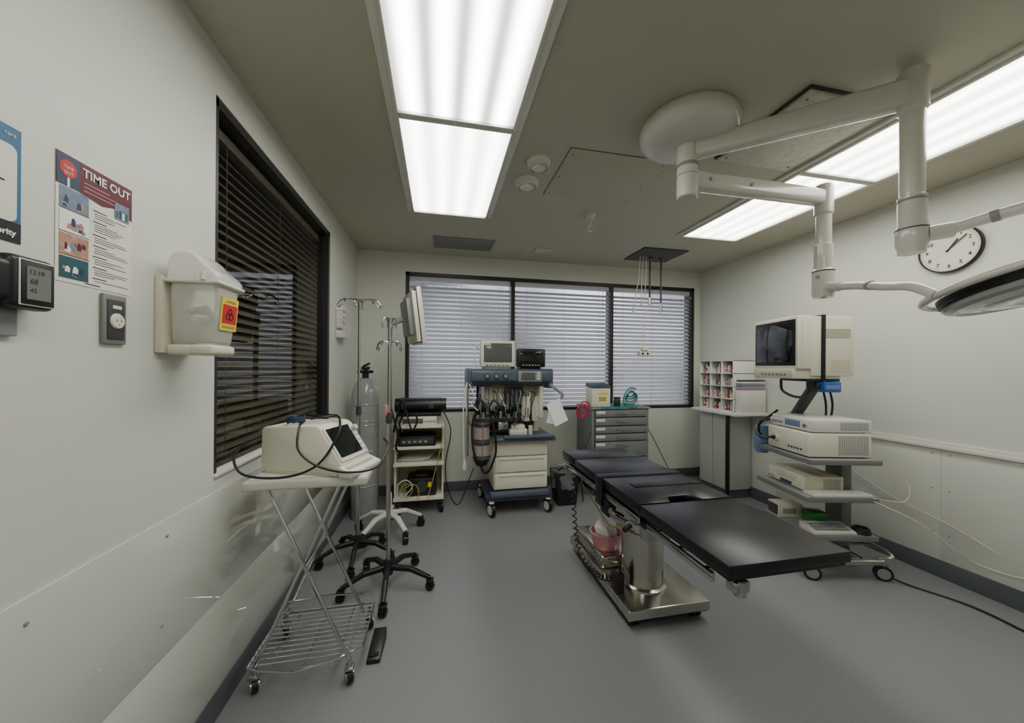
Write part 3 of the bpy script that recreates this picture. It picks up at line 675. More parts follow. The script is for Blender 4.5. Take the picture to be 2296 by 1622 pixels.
b=B(); b.box(-.36,-.02,3.50,3.80,.845,.93,CREAM,.008); b.box(-.34,-.15,3.496,3.502,.865,.91,SCREENG,.002)
for k in range(6): b.cyl((-.12+k*.017,3.493,.885),(-.12+k*.017,3.502,.885),.006,GREYP,seg=10)
single(b,'electrosurgical_unit','cream electronic unit with dial row on cart','medical device',(-.19,3.65,.845))
b=B(); b.box(-.40,.02,3.51,3.82,.93,.965,BLK,.006); b.cyl((-.42,3.62,1.03),(.07,3.62,1.03),.068,BLK,seg=28); b.box(-.40,.04,3.62,3.80,.965,1.09,BLK,.02)
for x in (-.36,-.1): b.box(x,x+.05,3.545,3.56,1.0,1.05,DGREY,.003)
single(b,'printer','black rounded printer on top of cream cart','printer',(-.19,3.65,.93))
b=B(); b.box(-.38,-.03,3.50,3.80,.645,.74,BLK,.006); b.box(-.36,-.05,3.495,3.502,.665,.72,DGREY,.002)
for k in range(5): b.box(-.34+k*.05,-.31+k*.05,3.49,3.496,.68,.70,GREYP)
single(b,'video_recorder','black rack recorder on cart shelf','recorder',(-.2,3.65,.645))
for k in range(6):
    b=B(); rz=random.uniform(-.3,.3); Mx=Matrix.Translation((-.22+random.uniform(-.04,.04),3.65,.485+k*.006))@Matrix.Rotation(rz,4,'Z'); b.box(-.13,.13,-.1,.1,0,.005,(WHT2,GREYP,PAPER)[k%3],mat=Mx)
    single(b,'document','loose paper stacked on cart shelf','paper',(-.22,3.65,.485+k*.006),group='papers on cart shelf')
b=B(); b.box(-.30,-.02,3.52,3.78,.155,.33,BLK,.02); b.cyl((-.16,3.51,.25),(-.16,3.53,.25),.055,DGREY,seg=24); b.box(-.22,-.10,3.54,3.70,.33,.36,BLK,.01)
f=frame((1,0,0),(0,0,1),(-.10,3.5185,.24)); b.rect(0,.03,0,.05,0,YEL,f); b.rect(-.10,-.06,-.04,.02,0,WHT2,f)
single(b,'suction_pump','black suction pump on bottom cart shelf','pump',(-.16,3.65,.155))
cable([(-.36,3.46,.19),(-.34,3.45,.27),(-.28,3.46,.30),(-.24,3.46,.25),(-.28,3.46,.18),(-.34,3.455,.22),(-.30,3.455,.27),(-.22,3.46,.29),(-.18,3.455,.22),(-.20,3.44,.16)],.004,YELC,'yellow tubing looped on bottom cart shelf','tubing')
cable([(-.38,3.47,.20),(-.37,3.45,.30),(-.30,3.45,.34),(-.24,3.45,.28),(-.30,3.45,.20)],.005,WHITE,'white tubing looped on bottom cart shelf','tubing')
cable([(-.41,3.43,.80),(-.38,3.42,.95),(-.34,3.42,1.10),(-.31,3.43,1.0),(-.36,3.42,.88),(-.33,3.42,.80)],.010,BLK,'black cables hanging over cart side')
cable([(-.44,3.44,1.02),(-.40,3.41,.90),(-.37,3.41,.78),(-.39,3.42,.66),(-.35,3.43,.60)],.010,BLK,'black cables hanging over cart side')
cable([(-.30,3.44,1.0),(-.27,3.42,.88),(-.24,3.42,.82),(-.20,3.43,.90),(-.22,3.44,.98)],.008,BLK,'black cables hanging over cart side')
cable([(-.02,3.48,.92),(.02,3.42,.90),(.035,3.42,.75),(.0,3.43,.55),(-.05,3.43,.35),(-.1,3.40,.17)],.004,YELC,'yellow cable hanging down cream cart')
cable([(.05,3.7,.95),(.12,3.66,.75),(.07,3.62,.45),(.09,3.6,.2),(.2,3.6,.02),(.36,3.7,.35)],.005,BLK,'black power cable running to the floor')

# ------------------------------------------------------------------ anaesthesia machine
T=thing('anesthesia_machine','cream and blue-grey anesthesia machine with bellows','anesthesia machine',(.76,3.55,0))
b=B(); b.box(.44,1.10,3.30,3.84,.13,.185,BLUED,.015); b.box(.48,1.06,3.28,3.36,.17,.22,BLUEG,.015); b.obj('base_frame',T)
for x,y in ((.49,3.29),(1.05,3.31),(.45,3.80),(1.07,3.80)):
    b=B(); b.caster(x,y,.062,.35,BLK,OFFW,ztop=.14,w=.03); b.obj('caster',T)
dr=B(); dr.box(.52,1.06,3.36,3.82,.22,.70,CREAM,.01); drawers=dr.obj('drawer_cabinet',T)
for z0,z1 in ((.235,.385),(.395,.545),(.555,.690)):
    b=B(); b.box(.53,1.05,3.335,3.36,z0,z1,CREAM,.008); b.box(.56,1.02,3.328,3.338,z1-.03,z1-.018,CREAM2,.003); sub(b,'drawer',drawers)
b=B(); b.box(.50,1.12,3.27,3.84,.70,.735,BLUEG,.012); b.box(.60,1.10,3.24,3.30,.735,.765,BLUEG,.01); b.box(.62,1.08,3.32,3.60,.735,.74,BLUED,.002); b.obj('work_surface',T)
b=B(); b.box(.40,1.04,3.62,3.86,.735,1.22,CREAM2,.008)
for k in range(8): b.box(.46+k*.048,.492+k*.048,3.60,3.625,.96,1.20,CREAM,.008)
b.box(.40,.44,3.45,3.86,.735,1.22,GREYP,.006); b.box(1.0,1.04,3.45,3.86,.9,1.22,CREAM,.006)
b.box(.46,.98,3.59,3.622,.76,.94,DGREY,.006)
b.obj('back_cabinet',T)
ts=B(); ts.prism([(3.42,1.25),(3.38,1.28),(3.38,1.37),(3.42,1.395),(3.88,1.395),(3.88,1.22),(3.50,1.22)],'x',.30,1.10,BLUEG,.01); ts.box(.27,.32,3.40,3.86,1.20,1.40,BLUEG,.015); ts.box(1.08,1.13,3.40,3.86,1.20,1.40,BLUEG,.015)
tso=ts.obj('top_shelf',T)
b=B(); b.box(.76,1.00,3.368,3.382,1.27,1.375,GREYP,.004); b.box(.79,.93,3.364,3.369,1.285,1.36,SCREENG,.002)
for k in range(3): b.box(.945,.98,3.362,3.369,1.29+k*.027,1.308+k*.027,WHITE,.002)
sub(b,'control_screen',tso)
for k in range(3):
    b=B(); b.cyl((.45+k*.09,3.355,1.325),(.45+k*.09,3.385,1.325),.024,DGREY,seg=20); b.cyl((.45+k*.09,3.35,1.325),(.45+k*.09,3.356,1.325),.016,GREYP,seg=20)
    sub(b,'gauge',tso)
b=B(); b.box(.66,.86,3.56,3.64,1.0,1.20,DGREY,.006)
for k in range(4): b.cyl((.69+k*.046,3.55,1.03),(.69+k*.046,3.55,1.18),.012,GLASSC,seg=12); b.cyl((.69+k*.046,3.53,1.015),(.69+k*.046,3.57,1.015),.014,(BLK,BLUE,GREEN,BLK)[k],seg=14)
b.obj('flowmeter_bank',T)
for k in range(2):
    b=B(); x=.90+k*.11-.02; b.lathe([(0,.86),(.045,.86),(.048,.88),(.048,1.05),(.04,1.07),(.04,1.10),(.03,1.115),(0,1.115)],(x,3.54,0),CREAM,24); b.box(x-.02,x+.02,3.487,3.50,.90,1.0,PAPER if k else GREYP,.003); b.obj('vaporizer',T)
b=B(); b.box(.34,.76,3.36,3.60,.88,.93,DGREY,.01); b.box(.50,.72,3.38,3.56,.93,.985,BLK,.008); b.box(.56,.66,3.36,3.42,.80,.88,STEEL,.01)
b.lathe([(0,.93),(.06,.93),(.062,.95),(.05,.97),(.05,1.06),(.03,1.09),(0,1.095)],(.45,3.48,0),SCREENG,24); b.lathe([(0,.985),(.04,.985),(.045,1.0),(.045,1.02),(0,1.03)],(.62,3.46,0),BLK,20)
for x,y,z in ((.36,3.35,.97),(.42,3.37,.99),(.5,3.34,.96),(.58,3.34,1.0),(.66,3.35,.97),(.72,3.37,.99)): b.cyl((x,y,.92),(x,y,z),.02,CHROME,seg=16); b.cyl((x,y,z),(x,y-.01,z+.025),.026,BLK,seg=14)
b.obj('breathing_block',T)
b=B(); 
for z in (.545,.70,.87): b.lathe([(0,z),(.083,z),(.087,z+.008),(.083,z+.018),(0,z+.018)],(.40,3.34,0),DGREY,32)
b.lathe([(0,.48),(.05,.48),(.08,.53),(.08,.546),(0,.546)],(.40,3.34,0),BLK,28)
for A in (0.6,2.7,4.7): b.cyl((.40+.082*math.cos(A),3.34+.082*math.sin(A),.54),(.40+.082*math.cos(A),3.34+.082*math.sin(A),.90),.005,CHROME,seg=8)
b.obj('absorber_frame',T)
for z in (.563,.718):
    b=B(); h=.137 if z<.6 else .152; b.lathe([(0,z),(.072,z),(.072,z+h*.8),(.0,z+h*.8)],(.40,3.34,0),PINKC,32); b.lathe([(.074,z),(.074,z+h)],(.40,3.34,0),GLASSC,32)
    b.lathe([(.0745,z+.002),(.0775,z+.008),(.0745,z+.016)],(.40,3.34,0),DGREY,32); b.lathe([(.0745,z+h-.02),(.0775,z+h-.012),(.0745,z+h-.004)],(.40,3.34,0),DGREY,32)
    b.obj('absorbent_canister',T,'pinkish granule canister')
b=B(); b.cyl((.27,3.42,.55),(.27,3.42,1.22),.011,CHROME); b.tube([(.27,3.42,1.22),(.26,3.38,1.26),(.25,3.36,1.18),(.255,3.36,.95)],.006,WHITE,8); b.tube([(.24,3.38,1.2),(.225,3.36,.95),(.23,3.35,.62),(.24,3.35,.50)],.007,WHITE,8); b.lathe([(0,.43),(.018,.44),(.024,.47),(.014,.52),(0,.53)],(.24,3.35,0),WHITE,14); b.obj('side_hose',T,'white hanging suction hose')
b=B()
def corr(pts,r,m):
    P=catmull(pts,10)
    b.tube(pts,r*.85,m,12,n=8)
    for i in range(0,len(P)-1,1):
        d=(P[min(i+1,len(P)-1)]-P[max(0,i-1)]).normalized()*.003; b.cyl(P[i]-d,P[i]+d,r,m,seg=12)
corr([(.50,3.34,.96),(.48,3.26,.94),(.51,3.24,.80),(.52,3.24,.62),(.47,3.26,.46),(.42,3.28,.42),(.38,3.28,.50)],.011,BLK)
corr([(.36,3.34,.97),(.32,3.28,.96),(.30,3.26,.82),(.31,3.25,.66),(.34,3.24,.56)],.010,BLK)
corr([(.58,3.34,1.0),(.56,3.28,1.05),(.50,3.28,1.10),(.46,3.30,1.02)],.011,DGREY)
corr([(.42,3.37,1.0),(.40,3.30,1.08),(.36,3.30,1.12),(.33,3.33,1.04)],.011,DGREY)
b.obj('breathing_hoses',T)
b=B()
for k in range(12):
    xa=.38+k*.05; xb=xa+random.uniform(-.10,.10); zt_=random.uniform(1.05,1.22); zb_=random.uniform(.80,.95); yy=3.33+random.uniform(-.02,.06)
    b.tube([(xa,3.50,zt_),(xa+.01,yy+.04,zt_-.02),((xa+xb)/2+random.uniform(-.03,.03),yy,(zt_+zb_)/2),(xb,yy+.02,zb_),(xb+random.uniform(-.03,.03),3.40,zb_+.03)],random.choice((.004,.005,.007)),(BLK,DGREY,GREYP,BLK,WHITE,BLK)[k%6],7)
for k in range(5): b.box(.47+k*.06,.51+k*.06,3.50,3.54,.96+.02*(k%2),1.01+.02*(k%2),(DGREY,STEEL,BLK,GREYP,DGREY)[k],.006)
b.obj('tube_harness',T)
b=B(); b.beam((1.10,3.42,1.24),(1.22,3.36,1.14),.05,.03,.04,.025,GREYP); b.beam((1.22,3.36,1.14),(1.20,3.36,1.10),.04,.02,.04,.02,GREYP); b.obj('bag_arm',T)

b=B(); b.rect(-.08,.08,-.11,.12,0,WHT2,mat=Matrix.Translation((1.13,3.27,.97))@Matrix.Rotation(.2,4,'Z')@Matrix.Rotation(math.radians(78),4,'X')@Matrix.Rotation(.35,4,'Z'))
b.rect(-.06,.07,-.10,.11,.0,WHT2,mat=Matrix.Translation((1.10,3.285,.96))@Matrix.Rotation(-.1,4,'Z')@Matrix.Rotation(math.radians(80),4,'X')@Matrix.Rotation(-.2,4,'Z'))
single(b,'record_sheet','white paper sheets clipped to anesthesia machine','paper',(1.10,3.27,.86))
b=B(); b.box(.68,.86,3.38,3.52,.74,.80,WHITE,.01); b.box(.70,.84,3.40,3.50,.80,.84,CREAM,.01); b.cyl((.90,3.42,.74),(.90,3.42,.83),.022,WHITE,seg=16)
single(b,'supply_box','white supply box on blue work surface','box',(.77,3.45,.74))

def crt(name,lab,x0,x1,y0,y1,z0,z1,m,ms):
    T=thing(name,lab,'monitor',((x0+x1)/2,(y0+y1)/2,z0))
    b=B(); h=z1-z0; b.box(x0,x1,y0,y0+.10,z0+.02,z1,m,.012)
    c=(x0+x1)/2; w=(x1-x0)
    b.hexa([(x0+.01,y0+.1,z0+.03),(x1-.01,y0+.1,z0+.03),(x1-.01,y0+.1,z1-.012),(x0+.01,y0+.1,z1-.012),(x0+.04,y1,z0+.05),(x1-.04,y1,z0+.05),(x1-.04,y1,z1-.05),(x0+.04,y1,z1-.05)],m,.006)
    b.box(x0+.04,x1-.04,y0+.03,y1-.03,z0,z0+.022,m,.004); b.obj('housing',T)
    b=B(); b.box(x0+.03,x1-.03,y0-.004,y0+.004,z0+.065,z1-.028,ms,.002); b.obj('screen',T)
    b=B()
    for k in range(6): b.box(x0+.05+k*(w-.1)/6,x0+.05+(k+.6)*(w-.1)/6,y0-.006,y0+.002,z0+.03,z0+.045,GREYP,.002)
    b.obj('button_row',T)
crt('crt_monitor','cream patient monitor with grey screen atop machine',.395,.735,3.42,3.72,1.395,1.675,CREAM,SCREENG)
crt('crt_monitor','small black monitor atop anesthesia machine',.77,1.06,3.45,3.70,1.395,1.60,BLK,SCREEN)
cable([(.36,3.42,1.40),(.33,3.38,1.50),(.345,3.40,1.62),(.37,3.46,1.58)],.005,WHITE,'white lead looped beside cream monitor')
cable([(.28,3.37,1.25),(.33,3.34,1.12),(.30,3.33,1.06),(.36,3.32,1.0)],.006,WHITE,'pale tubing hanging beside bellows')

T=thing('waste_bin','black waste bin lined with clear plastic bag','waste bin',(1.29,3.5,0))
B().taper(1.29,3.5,0,.34,.20,.18,.26,.24,BLK,.01).obj('bin',T)
b=B(); b.loft([[(1.29+(.14+w*.016*math.sin(k*5+z*40))*math.cos(2*pi*k/36)*1.02,3.5+(.135+w*.016*math.cos(k*7+z*30))*math.sin(2*pi*k/36),z+.014*math.sin(k*3)) for k in range(36)] for w,z in ((1,.18),(1,.22),(1,.26),(1,.30),(1,.34),(.8,.365),(.5,.38))],BAGC,cap=False); b.obj('bin_liner',T)

# ------------------------------------------------------------------ drawer chest
X0,X1,Y0,Y1=1.64,2.33,3.60,4.03
T=thing('drawer_chest','grey metal drawer chest with chrome handles','cabinet',(1.97,3.8,0))
B().box(X0,X1,Y0,Y1,.10,.955,MIDG,.006).obj('body',T)
B().box(X0-.01,X1+.01,Y0-.02,Y1,.955,.972,GREYP,.004).obj('top',T)
z=.945
b=B(); b.box(X0+.03,X1-.03,Y0-.004,Y0,.12,.945,DGREY); b.obj('drawer_recess',T)
for h in (.085,.095,.085,.085,.18,.26):
    d=B(); d.box(X0+.035,X1-.035,Y0-.018,Y0-.004,z-h+.010,z-.002,MIDG,.004); do=d.obj('drawer',T)
    b=B(); b.tube([(1.92,Y0-.018,z-.035),(1.92,Y0-.042,z-.035),(2.06,Y0-.042,z-.035),(2.06,Y0-.018,z-.035)],.0055,CHROME,8,smooth=False); sub(b,'handle',do,'chrome pull handle')
    b=B(); b.box(X0+.045,X0+.15,Y0-.021,Y0-.0175,z-.042,z-.012,WHITE,.001); sub(b,'label_holder',do)
    z-=h
for x,y in ((X0+.05,Y0+.04),(X1-.05,Y0+.04),(X0+.05,Y1-.05),(X1-.05,Y1-.05)):
    b=B(); b.caster(x,y,.036,.3,BLK,STEEL,ztop=.10); b.obj('caster',T)
b=B(); b.box(1.70,2.30,3.585,3.98,.972,.977,TEAL,.002)
for k in range(3): b.box(1.74+k*.17,1.84+k*.17,3.574,3.580,.962-.006*(k%2),.977,TEAL,.002)
b.box(1.74,2.18,3.574,3.60,.972,.977,TEAL,.002)
single(b,'surgical_towel','teal cloth spread over grey drawer chest','cloth',(2.0,3.78,.972))
T=thing('sample_box','cream box with yellow label and open lid','box',(1.77,3.70,.977))
b=B(); b.box(1.645,1.87,3.62,3.78,.977,1.19,CREAM,.008); b.obj('body',T)
b=B(); f=frame((1,0,0),(0,0,1),(1.70,3.6185,1.02)); b.rect(0,.15,0,.13,0,PAPER,f); b.rect(.02,.13,.09,.115,.0005,YEL,f); b.rect(.03,.12,.02,.07,.0005,YELC,f); b.obj('label_sheet',T)
b=B(); b.hexa([(1.64,3.61,1.19),(1.88,3.61,1.19),(1.88,3.79,1.20),(1.64,3.79,1.20),(1.65,3.61,1.198),(1.88,3.61,1.198),(1.88,3.79,1.24),(1.65,3.79,1.24)],BLUED,.003); b.obj('lid',T)
b=B(); b.lathe([(0,0),(.035,0),(.038,.005),(.038,.075),(.032,.085),(.036,.087),(.036,.105),(0,.105)],(1.98,3.68,.977),DGREEN,24)
single(b,'jar','dark green jar on teal cloth','jar',(1.98,3.68,.977))
T=thing('breathing_circuit','teal breathing circuit loops with clear mask','breathing circuit',(2.15,3.72,.977))
b=B()
for k in range(4):
    R_=.075-.012*k; b.tube([(2.17+R_*math.cos(t)+.01*k,3.70+.02*k-.015*math.sin(t),.977+.085+.016*k+R_*math.sin(t)*.95) for t in [2*pi*i/16 for i in range(17)]],.008,TEAL,8,n=2)
b.tube([(2.10,3.68,.99),(2.05,3.66,1.03),(2.07,3.66,1.12),(2.14,3.68,1.18),(2.24,3.72,1.17)],.008,TEAL,8)
b.obj('tube_coil',T)
b=B(); b.lathe([(0,.0),(.05,.0),(.055,.02),(.035,.06),(.015,.08),(0,.08)],(2.25,3.76,.977),GLASSC,20); b.box(2.08,2.12,3.68,3.72,.977,1.0,TEAL,.004); b.obj('mask_cup',T)
T=thing('red_hose_coil','magenta tubing coil hanging at chest corner','tubing',(1.55,3.64,.88))
b=B()
for k in range(4):
    b.tube([(1.585+.016*k-.08+.055*math.cos(t),3.58+.01*k,.93+.020*(k%2)+.06*math.sin(t)) for t in [2*pi*i/12 for i in range(13)]],.006,MAG,8,n=2)
b.tube([(1.48,3.60,.96),(1.53,3.60,1.04),(1.60,3.62,1.03),(1.635,3.64,.975)],.007,MAG,8)
b.obj('coil',T)
cable([(2.34,3.7,.78),(2.48,3.7,.55),(2.75,3.75,.12),(2.9,3.8,.02)],.004,BLK,'thin black power cord from chest to floor')
cable([(1.62,3.58,.72),(1.5,3.45,.55),(1.44,3.40,.35),(1.44,3.36,.05)],.006,BLK,'black cord beside drawer chest')

# ------------------------------------------------------------------ counter + organiser
T=thing('side_counter','white laminate counter with cabinet and black support post','counter',(3.15,3.35,0))
b=B(); b.box(2.93,XR-.022,3.03,3.66,.925,.955,WHITE,.004); b.obj('worktop',T)
b=B(); b.box(2.965,2.995,3.16,3.19,0,.925,BLK,.003); b.box(2.94,3.02,3.135,3.215,0,.008,BLK,.002); b.obj('leg',T)
b=B(); b.box(3.04,XR-.024,3.24,3.64,.10,.925,CABW,.003); b.box(3.06,XR-.024,3.26,3.64,0,.10,BASEB,.002); b.obj('cabinet_body',T)
for y0,y1 in ((3.245,3.435),(3.445,3.635)):
    b=B(); b.box(3.028,3.04,y0,y1,.11,.915,CABW,.003); b.obj('door',T)
T=thing('supply_organizer','white compartment organizer filled with supplies','organizer',(3.15,3.35,.955))
b=B(); ox0,ox1,oy0,oy1,oz0,oz1=3.0,3.28,3.13,3.61,.955,1.50
b.box(ox1-.01,ox1,oy0,oy1,oz0,oz1,WHITE)
cols=[oy0,oy0+.16,oy0+.32,oy1]; rows=[oz0,oz0+.135,oz0+.27,oz0+.405,oz1]
for y in cols: b.box(ox0,ox1-.01,min(max(y-.004,oy0),oy1-.008),min(max(y-.004,oy0),oy1-.008)+.008,oz0,oz1,WHITE,.001)
for z in rows: 
    zz=min(max(z-.004,oz0),oz1-.008); b.box(ox0,ox1-.01,oy0,oy1,zz,zz+.008,WHITE,.001)
b.obj('shelf_frame',T)
pal=[TAPE,PAPER,CREAM,WHT2,CREAM2,PAPER,WHT2,GREYP,TAPE,REDI,BLUEB]
for c in range(3):
    for r_ in range(4):
        ya,yb=cols[c]+.010,cols[c+1]-.010; za=rows[r_]+.0045
        if r_==0: za=oz0+.0085
        n=6
        for k in range(n):
            w=(yb-ya)/n; h=random.uniform(.055,.105); dx=random.uniform(0,.03)
            b=B(); mm=random.choice(pal)
            if random.random()<.55:
                b.lathe([(0,0),(w*.42,0),(w*.42,h*.7),(w*.25,h*.8),(w*.25,h),(0,h)],(ox0+.02+w*.5+dx,ya+(k+.5)*w,za),mm,14); b.lathe([(w*.43,h*.2),(w*.43,h*.5)],(ox0+.02+w*.5+dx,ya+(k+.5)*w,za),random.choice((PAPER,REDI,TAPE)),14)
                nm,lb,ct='supply_bottle','small capped medical bottle in organizer compartment','bottle'
            else:
                b.box(ox0+.015+dx,ox0+.15+dx,ya+k*w+.002,ya+(k+1)*w-.002,za,za+h,mm,.003)
                b.box(ox0+.014+dx,ox0+.0152+dx,ya+k*w+.005,ya+(k+1)*w-.005,za+h*.4,za+h*.7,random.choice((PAPER,PICB,TAPE,CREAM)))
                nm,lb,ct='supply_packet','small packaged medical supply in organizer compartment','packet'
            single(b,nm,lb,ct,(ox0+.08,ya+(k+.5)*w,za),group='supplies in the organizer')
T=thing('paper_tray','white low box holding stacked folders on counter','paper tray',(3.12,3.08,.955))
b=B(); b.box(3.02,3.32,3.045,3.12,.955,1.19,WHITE,.004); b.obj('box',T)
b=B()
for k,m in enumerate((GREYP,PINK,BLUEB,GREYP,WHT2,BLUED)): b.box(3.03,3.31,3.05,3.118,1.190+k*.018,1.206+k*.018,m,.002)
b.obj('folders',T)

# ------------------------------------------------------------------ video tower
TC=(2.73,2.08); TR=math.radians(-12.6)
TM=Matrix.Translation((TC[0],TC[1],0))@Matrix.Rotation(TR,4,'Z')
T=thing('video_cart','grey multi-shelf endoscopy video cart on casters','cart',(TC[0],TC[1],0),TR)
def lp(b,name,par=None,label=None): return b.obj(name,par or T,label,world=False)
for z,xa,xb,ya,yb in ((.785,-.25,.22,-.24,.25),(.535,-.27,.20,-.24,.25),(.27,-.24,.22,-.22,.24)):
    b=B(); b.box(xa,xb,ya,yb,z,z+.022,GREYP,.006); b.box(xa,xb,ya-.004,ya+.006,z-.01,z+.024,MIDG,.002); b.box(xa-.004,xa+.006,ya,yb,z-.01,z+.024,MIDG,.002); lp(b,'shelf')
b=B(); b.box(.10,.18,-.06,.08,.13,.27,MIDG,.006); b.box(.12,.19,-.06,.08,.292,.535,MIDG,.006); b.box(.12,.19,-.06,.08,.557,.785,MIDG,.006); lp(b,'column')
b=B(); b.beam((-.22,-.22,.125),(.24,-.22,.125),.05,.035,.05,.035,STEEL); b.beam((-.22,.22,.125),(.24,.22,.125),.05,.035,.05,.035,STEEL); b.beam((.14,-.22,.13),(.14,.22,.13),.06,.04,.06,.04,STEEL); b.tube([(.24,-.2,.14),(.29,-.24,.17),(.30,-.1,.18),(.24,.0,.14)],.012,STEEL,8)
b.cyl((-.1,-.22,.14),(-.1,-.2,.27),.012,STEEL); b.cyl((-.1,.2,.14),(-.1,.2,.27),.012,STEEL); lp(b,'base_frame')
for x,y in ((-.22,-.22),(.25,-.22),(-.22,.22),(.25,.22)):
    b=B(); b.caster(x,y,.05,1.1,BLK,STEEL,ztop=.12); lp(b,'caster')
b=B(); b.box(-.02,.06,.21,.28,.795,1.06,DGREY,.01); b.beam((.02,.25,1.03),(.0,.05,1.27),.07,.05,.07,.05,DGREY); b.cyl((.0,.05,1.25),(.0,.05,1.335),.04,DGREY); b.box(-.12,.12,-.04,.22,1.325,1.345,DGREY,.005); lp(b,'monitor_arm')
b=B(); b.tube([(-.20,.1,1.33),(-.22,.05,1.25),(-.15,-.02,1.21),(-.05,-.05,1.28),(.0,-.05,1.33)],.009,BLK,8); b.tube([(.10,.1,1.33),(.14,.1,1.15),(.12,.08,1.0)],.007,BLK,8); b.tube([(.13,.08,1.33),(.19,.1,1.15),(.15,.08,1.0)],.007,BLK,8); lp(b,'cable_bundle')

def lt(name,lab,cat,x,y,z,build):
    T2=thing(name,lab,cat,tuple(TM@Vector((x,y,z))),TR); return T2
T2=lt('crt_monitor','large cream CRT monitor strapped to cart arm','monitor',-.02,.13,1.345,None)
def loc(b): b.bm.transform(Matrix.Translation((.02,-.13,-1.345))); return b
mx0,mx1,my0,my1,mz0,mz1=-.225,.18,-.09,.365,1.365,1.80
b=B(); b.box(mx0,mx0+.11,my0,my1,mz0+.05,mz1,CREAM,.012); b.box(mx0+.10,mx1,my0+.006,my1-.006,mz0,mz1-.006,CREAM,.012); b.box(mx0-.02,mx1-.08,my0+.02,my1-.02,1.345,mz0+.052,CREAM2,.008)
for k in range(8): b.box(mx0+.19,mx1-.03,my0+.001,my0+.0065,mz1-.10-k*.008,mz1-.097-k*.008,CREAM2)
for k in range(10): b.box(mx1-.16+k*.013,mx1-.155+k*.013,my0+.001,my0+.0065,mz0+.03,mz0+.12,CREAM2)
b.box(mx0+.03,mx0+.033,my0-.002,my0+.001,mz0+.06,mz1-.01,CREAM2)
loc(b).obj('housing',T2,world=False)
b=B(); b.box(mx0-.004,mx0+.004,my0+.018,my1-.018,mz0+.075,mz1-.025,BLK,.003); b.box(mx0-.006,mx0-.003,my0+.04,my1-.04,mz0+.10,mz1-.05,SCREEN,.001); loc(b).obj('screen',T2,world=False)
b=B()
for k in range(7): b.box(mx0-.024,mx0-.019,my0+.08+k*.04,my0+.10+k*.04,mz0+.0,mz0+.02,GREYP,.001)
loc(b).obj('button_row',T2,world=False)
b=B(); b.box(-.055,-.030,my0-.004,my0+.007,1.345,mz1+.002,BLK,.001); b.box(-.055,-.030,my0-.004,my1,mz1-.001,mz1+.003,BLK,.001); loc(b).obj('strap',T2,'black retaining strap',world=False)

def unit(name,lab,cat,x0,x1,y0,y1,z0,z1,m,front,vents=True):
    cx_,cy_=(x0+x1)/2,(y0+y1)/2
    T2=lt(name,lab,cat,cx_,cy_,z0,None)
    sh=Matrix.Translation((-cx_,-cy_,-z0))
    b=B(); b.box(x0,x1,y0,y1,z0+.006,z1,m,.006)
    for sx in (x0+.03,x1-.03):
        for sy in (y0+.03,y1-.03): b.cyl((sx,sy,z0),(sx,sy,z0+.008),.01,BLK,seg=10)
    if vents:
        n=int((x1-x0)*.5/.012)
        for k in range(n): b.box(x1-.03-k*.012,x1-.024-k*.012,y0-.001,y0+.004,z0+.02,z1-.015,GREYP)
    b.bm.transform(sh); b.obj('housing',T2,world=False)
    b=B(); front(b,x0,y0,y1,z0,z1); b.bm.transform(sh); b.obj('front_panel',T2,world=False)
    return T2
def fr_light(b,x0,y0,y1,z0,z1):
    b.box(x0-.006,x0+.002,y0+.006,y1-.006,z0+.01,z1-.006,CREAM,.002)
    b.box(x0-.008,x0-.005,y0+.03,y0+.20,z0+.03,z1-.03,PAPER,.001); b.cyl((x0-.02,y0+.30,(z0+z1)/2),(x0-.005,y0+.30,(z0+z1)/2),.028,OFFW,seg=22); b.cyl((x0-.032,y0+.30,(z0+z1)/2),(x0-.02,y0+.30,(z0+z1)/2),.014,BLK,seg=16)
    for k in range(5): b.box(x0-.010,x0-.006,y0+.05+k*.028,y0+.066+k*.028,z0+.04,z0+.052,NAVY)
def fr_cam(b,x0,y0,y1,z0,z1):
    b.box(x0-.006,x0+.002,y0+.006,y1-.006,z0+.01,z1-.006,WHITE,.002)
    b.box(x0-.008,x0-.005,y0+.10,y0+.24,z0+.025,z1-.02,BLUEB,.001)
    for k in range(4): b.box(x0-.010,x0-.005,y0+.27+k*.028,y0+.288+k*.028,z0+.03,z0+.045,GREYP,.001)
    b.cyl((x0-.018,y0+.05,(z0+z1)/2),(x0-.005,y0+.05,(z0+z1)/2),.014,CHROME,seg=16)
def fr_vcr(b,x0,y0,y1,z0,z1):
    b.box(x0-.005,x0+.002,y0+.006,y1-.006,z0+.01,z1-.006,CREAM,.002); b.box(x0-.007,x0-.004,y0+.08,y0+.27,z0+.045,z1-.018,CREAM2,.001); b.box(x0-.008,x0-.006,y0+.12,y0+.23,z0+.015,z0+.035,DGREY)
    for k in range(3): b.box(x0-.008,x0-.005,y0+.29+k*.025,y0+.305+k*.025,z0+.02,z0+.03,GREYP)
unit('light_source','beige endoscopy light source on cart shelf','medical device',-.22,.20,-.19,.20,.809,.975,CREAM,fr_light)
unit('camera_processor','off-white camera processor stacked on light source','medical device',-.19,.21,-.18,.20,.975,1.065,WHITE,fr_cam)
unit('video_recorder','beige video recorder on middle cart shelf','recorder',-.20,.06,-.14,.22,.557,.665,CREAM2,fr_vcr)
T2=lt('keyboard','off-white keyboard lying on middle cart shelf','keyboard',-.02,-.19,.557,None)
b=B(); b.box(-.21,.19,-.05,.045,0,.018,OFFW,.005)
b.obj('case',T2,world=False)
b=B()
for i in range(18):
    for j in range(4): b.box(-.195+i*.021,-.178+i*.021,-.038+j*.02,-.022+j*.02,.017,.022,WHITE)
b.obj('keys',T2,world=False)
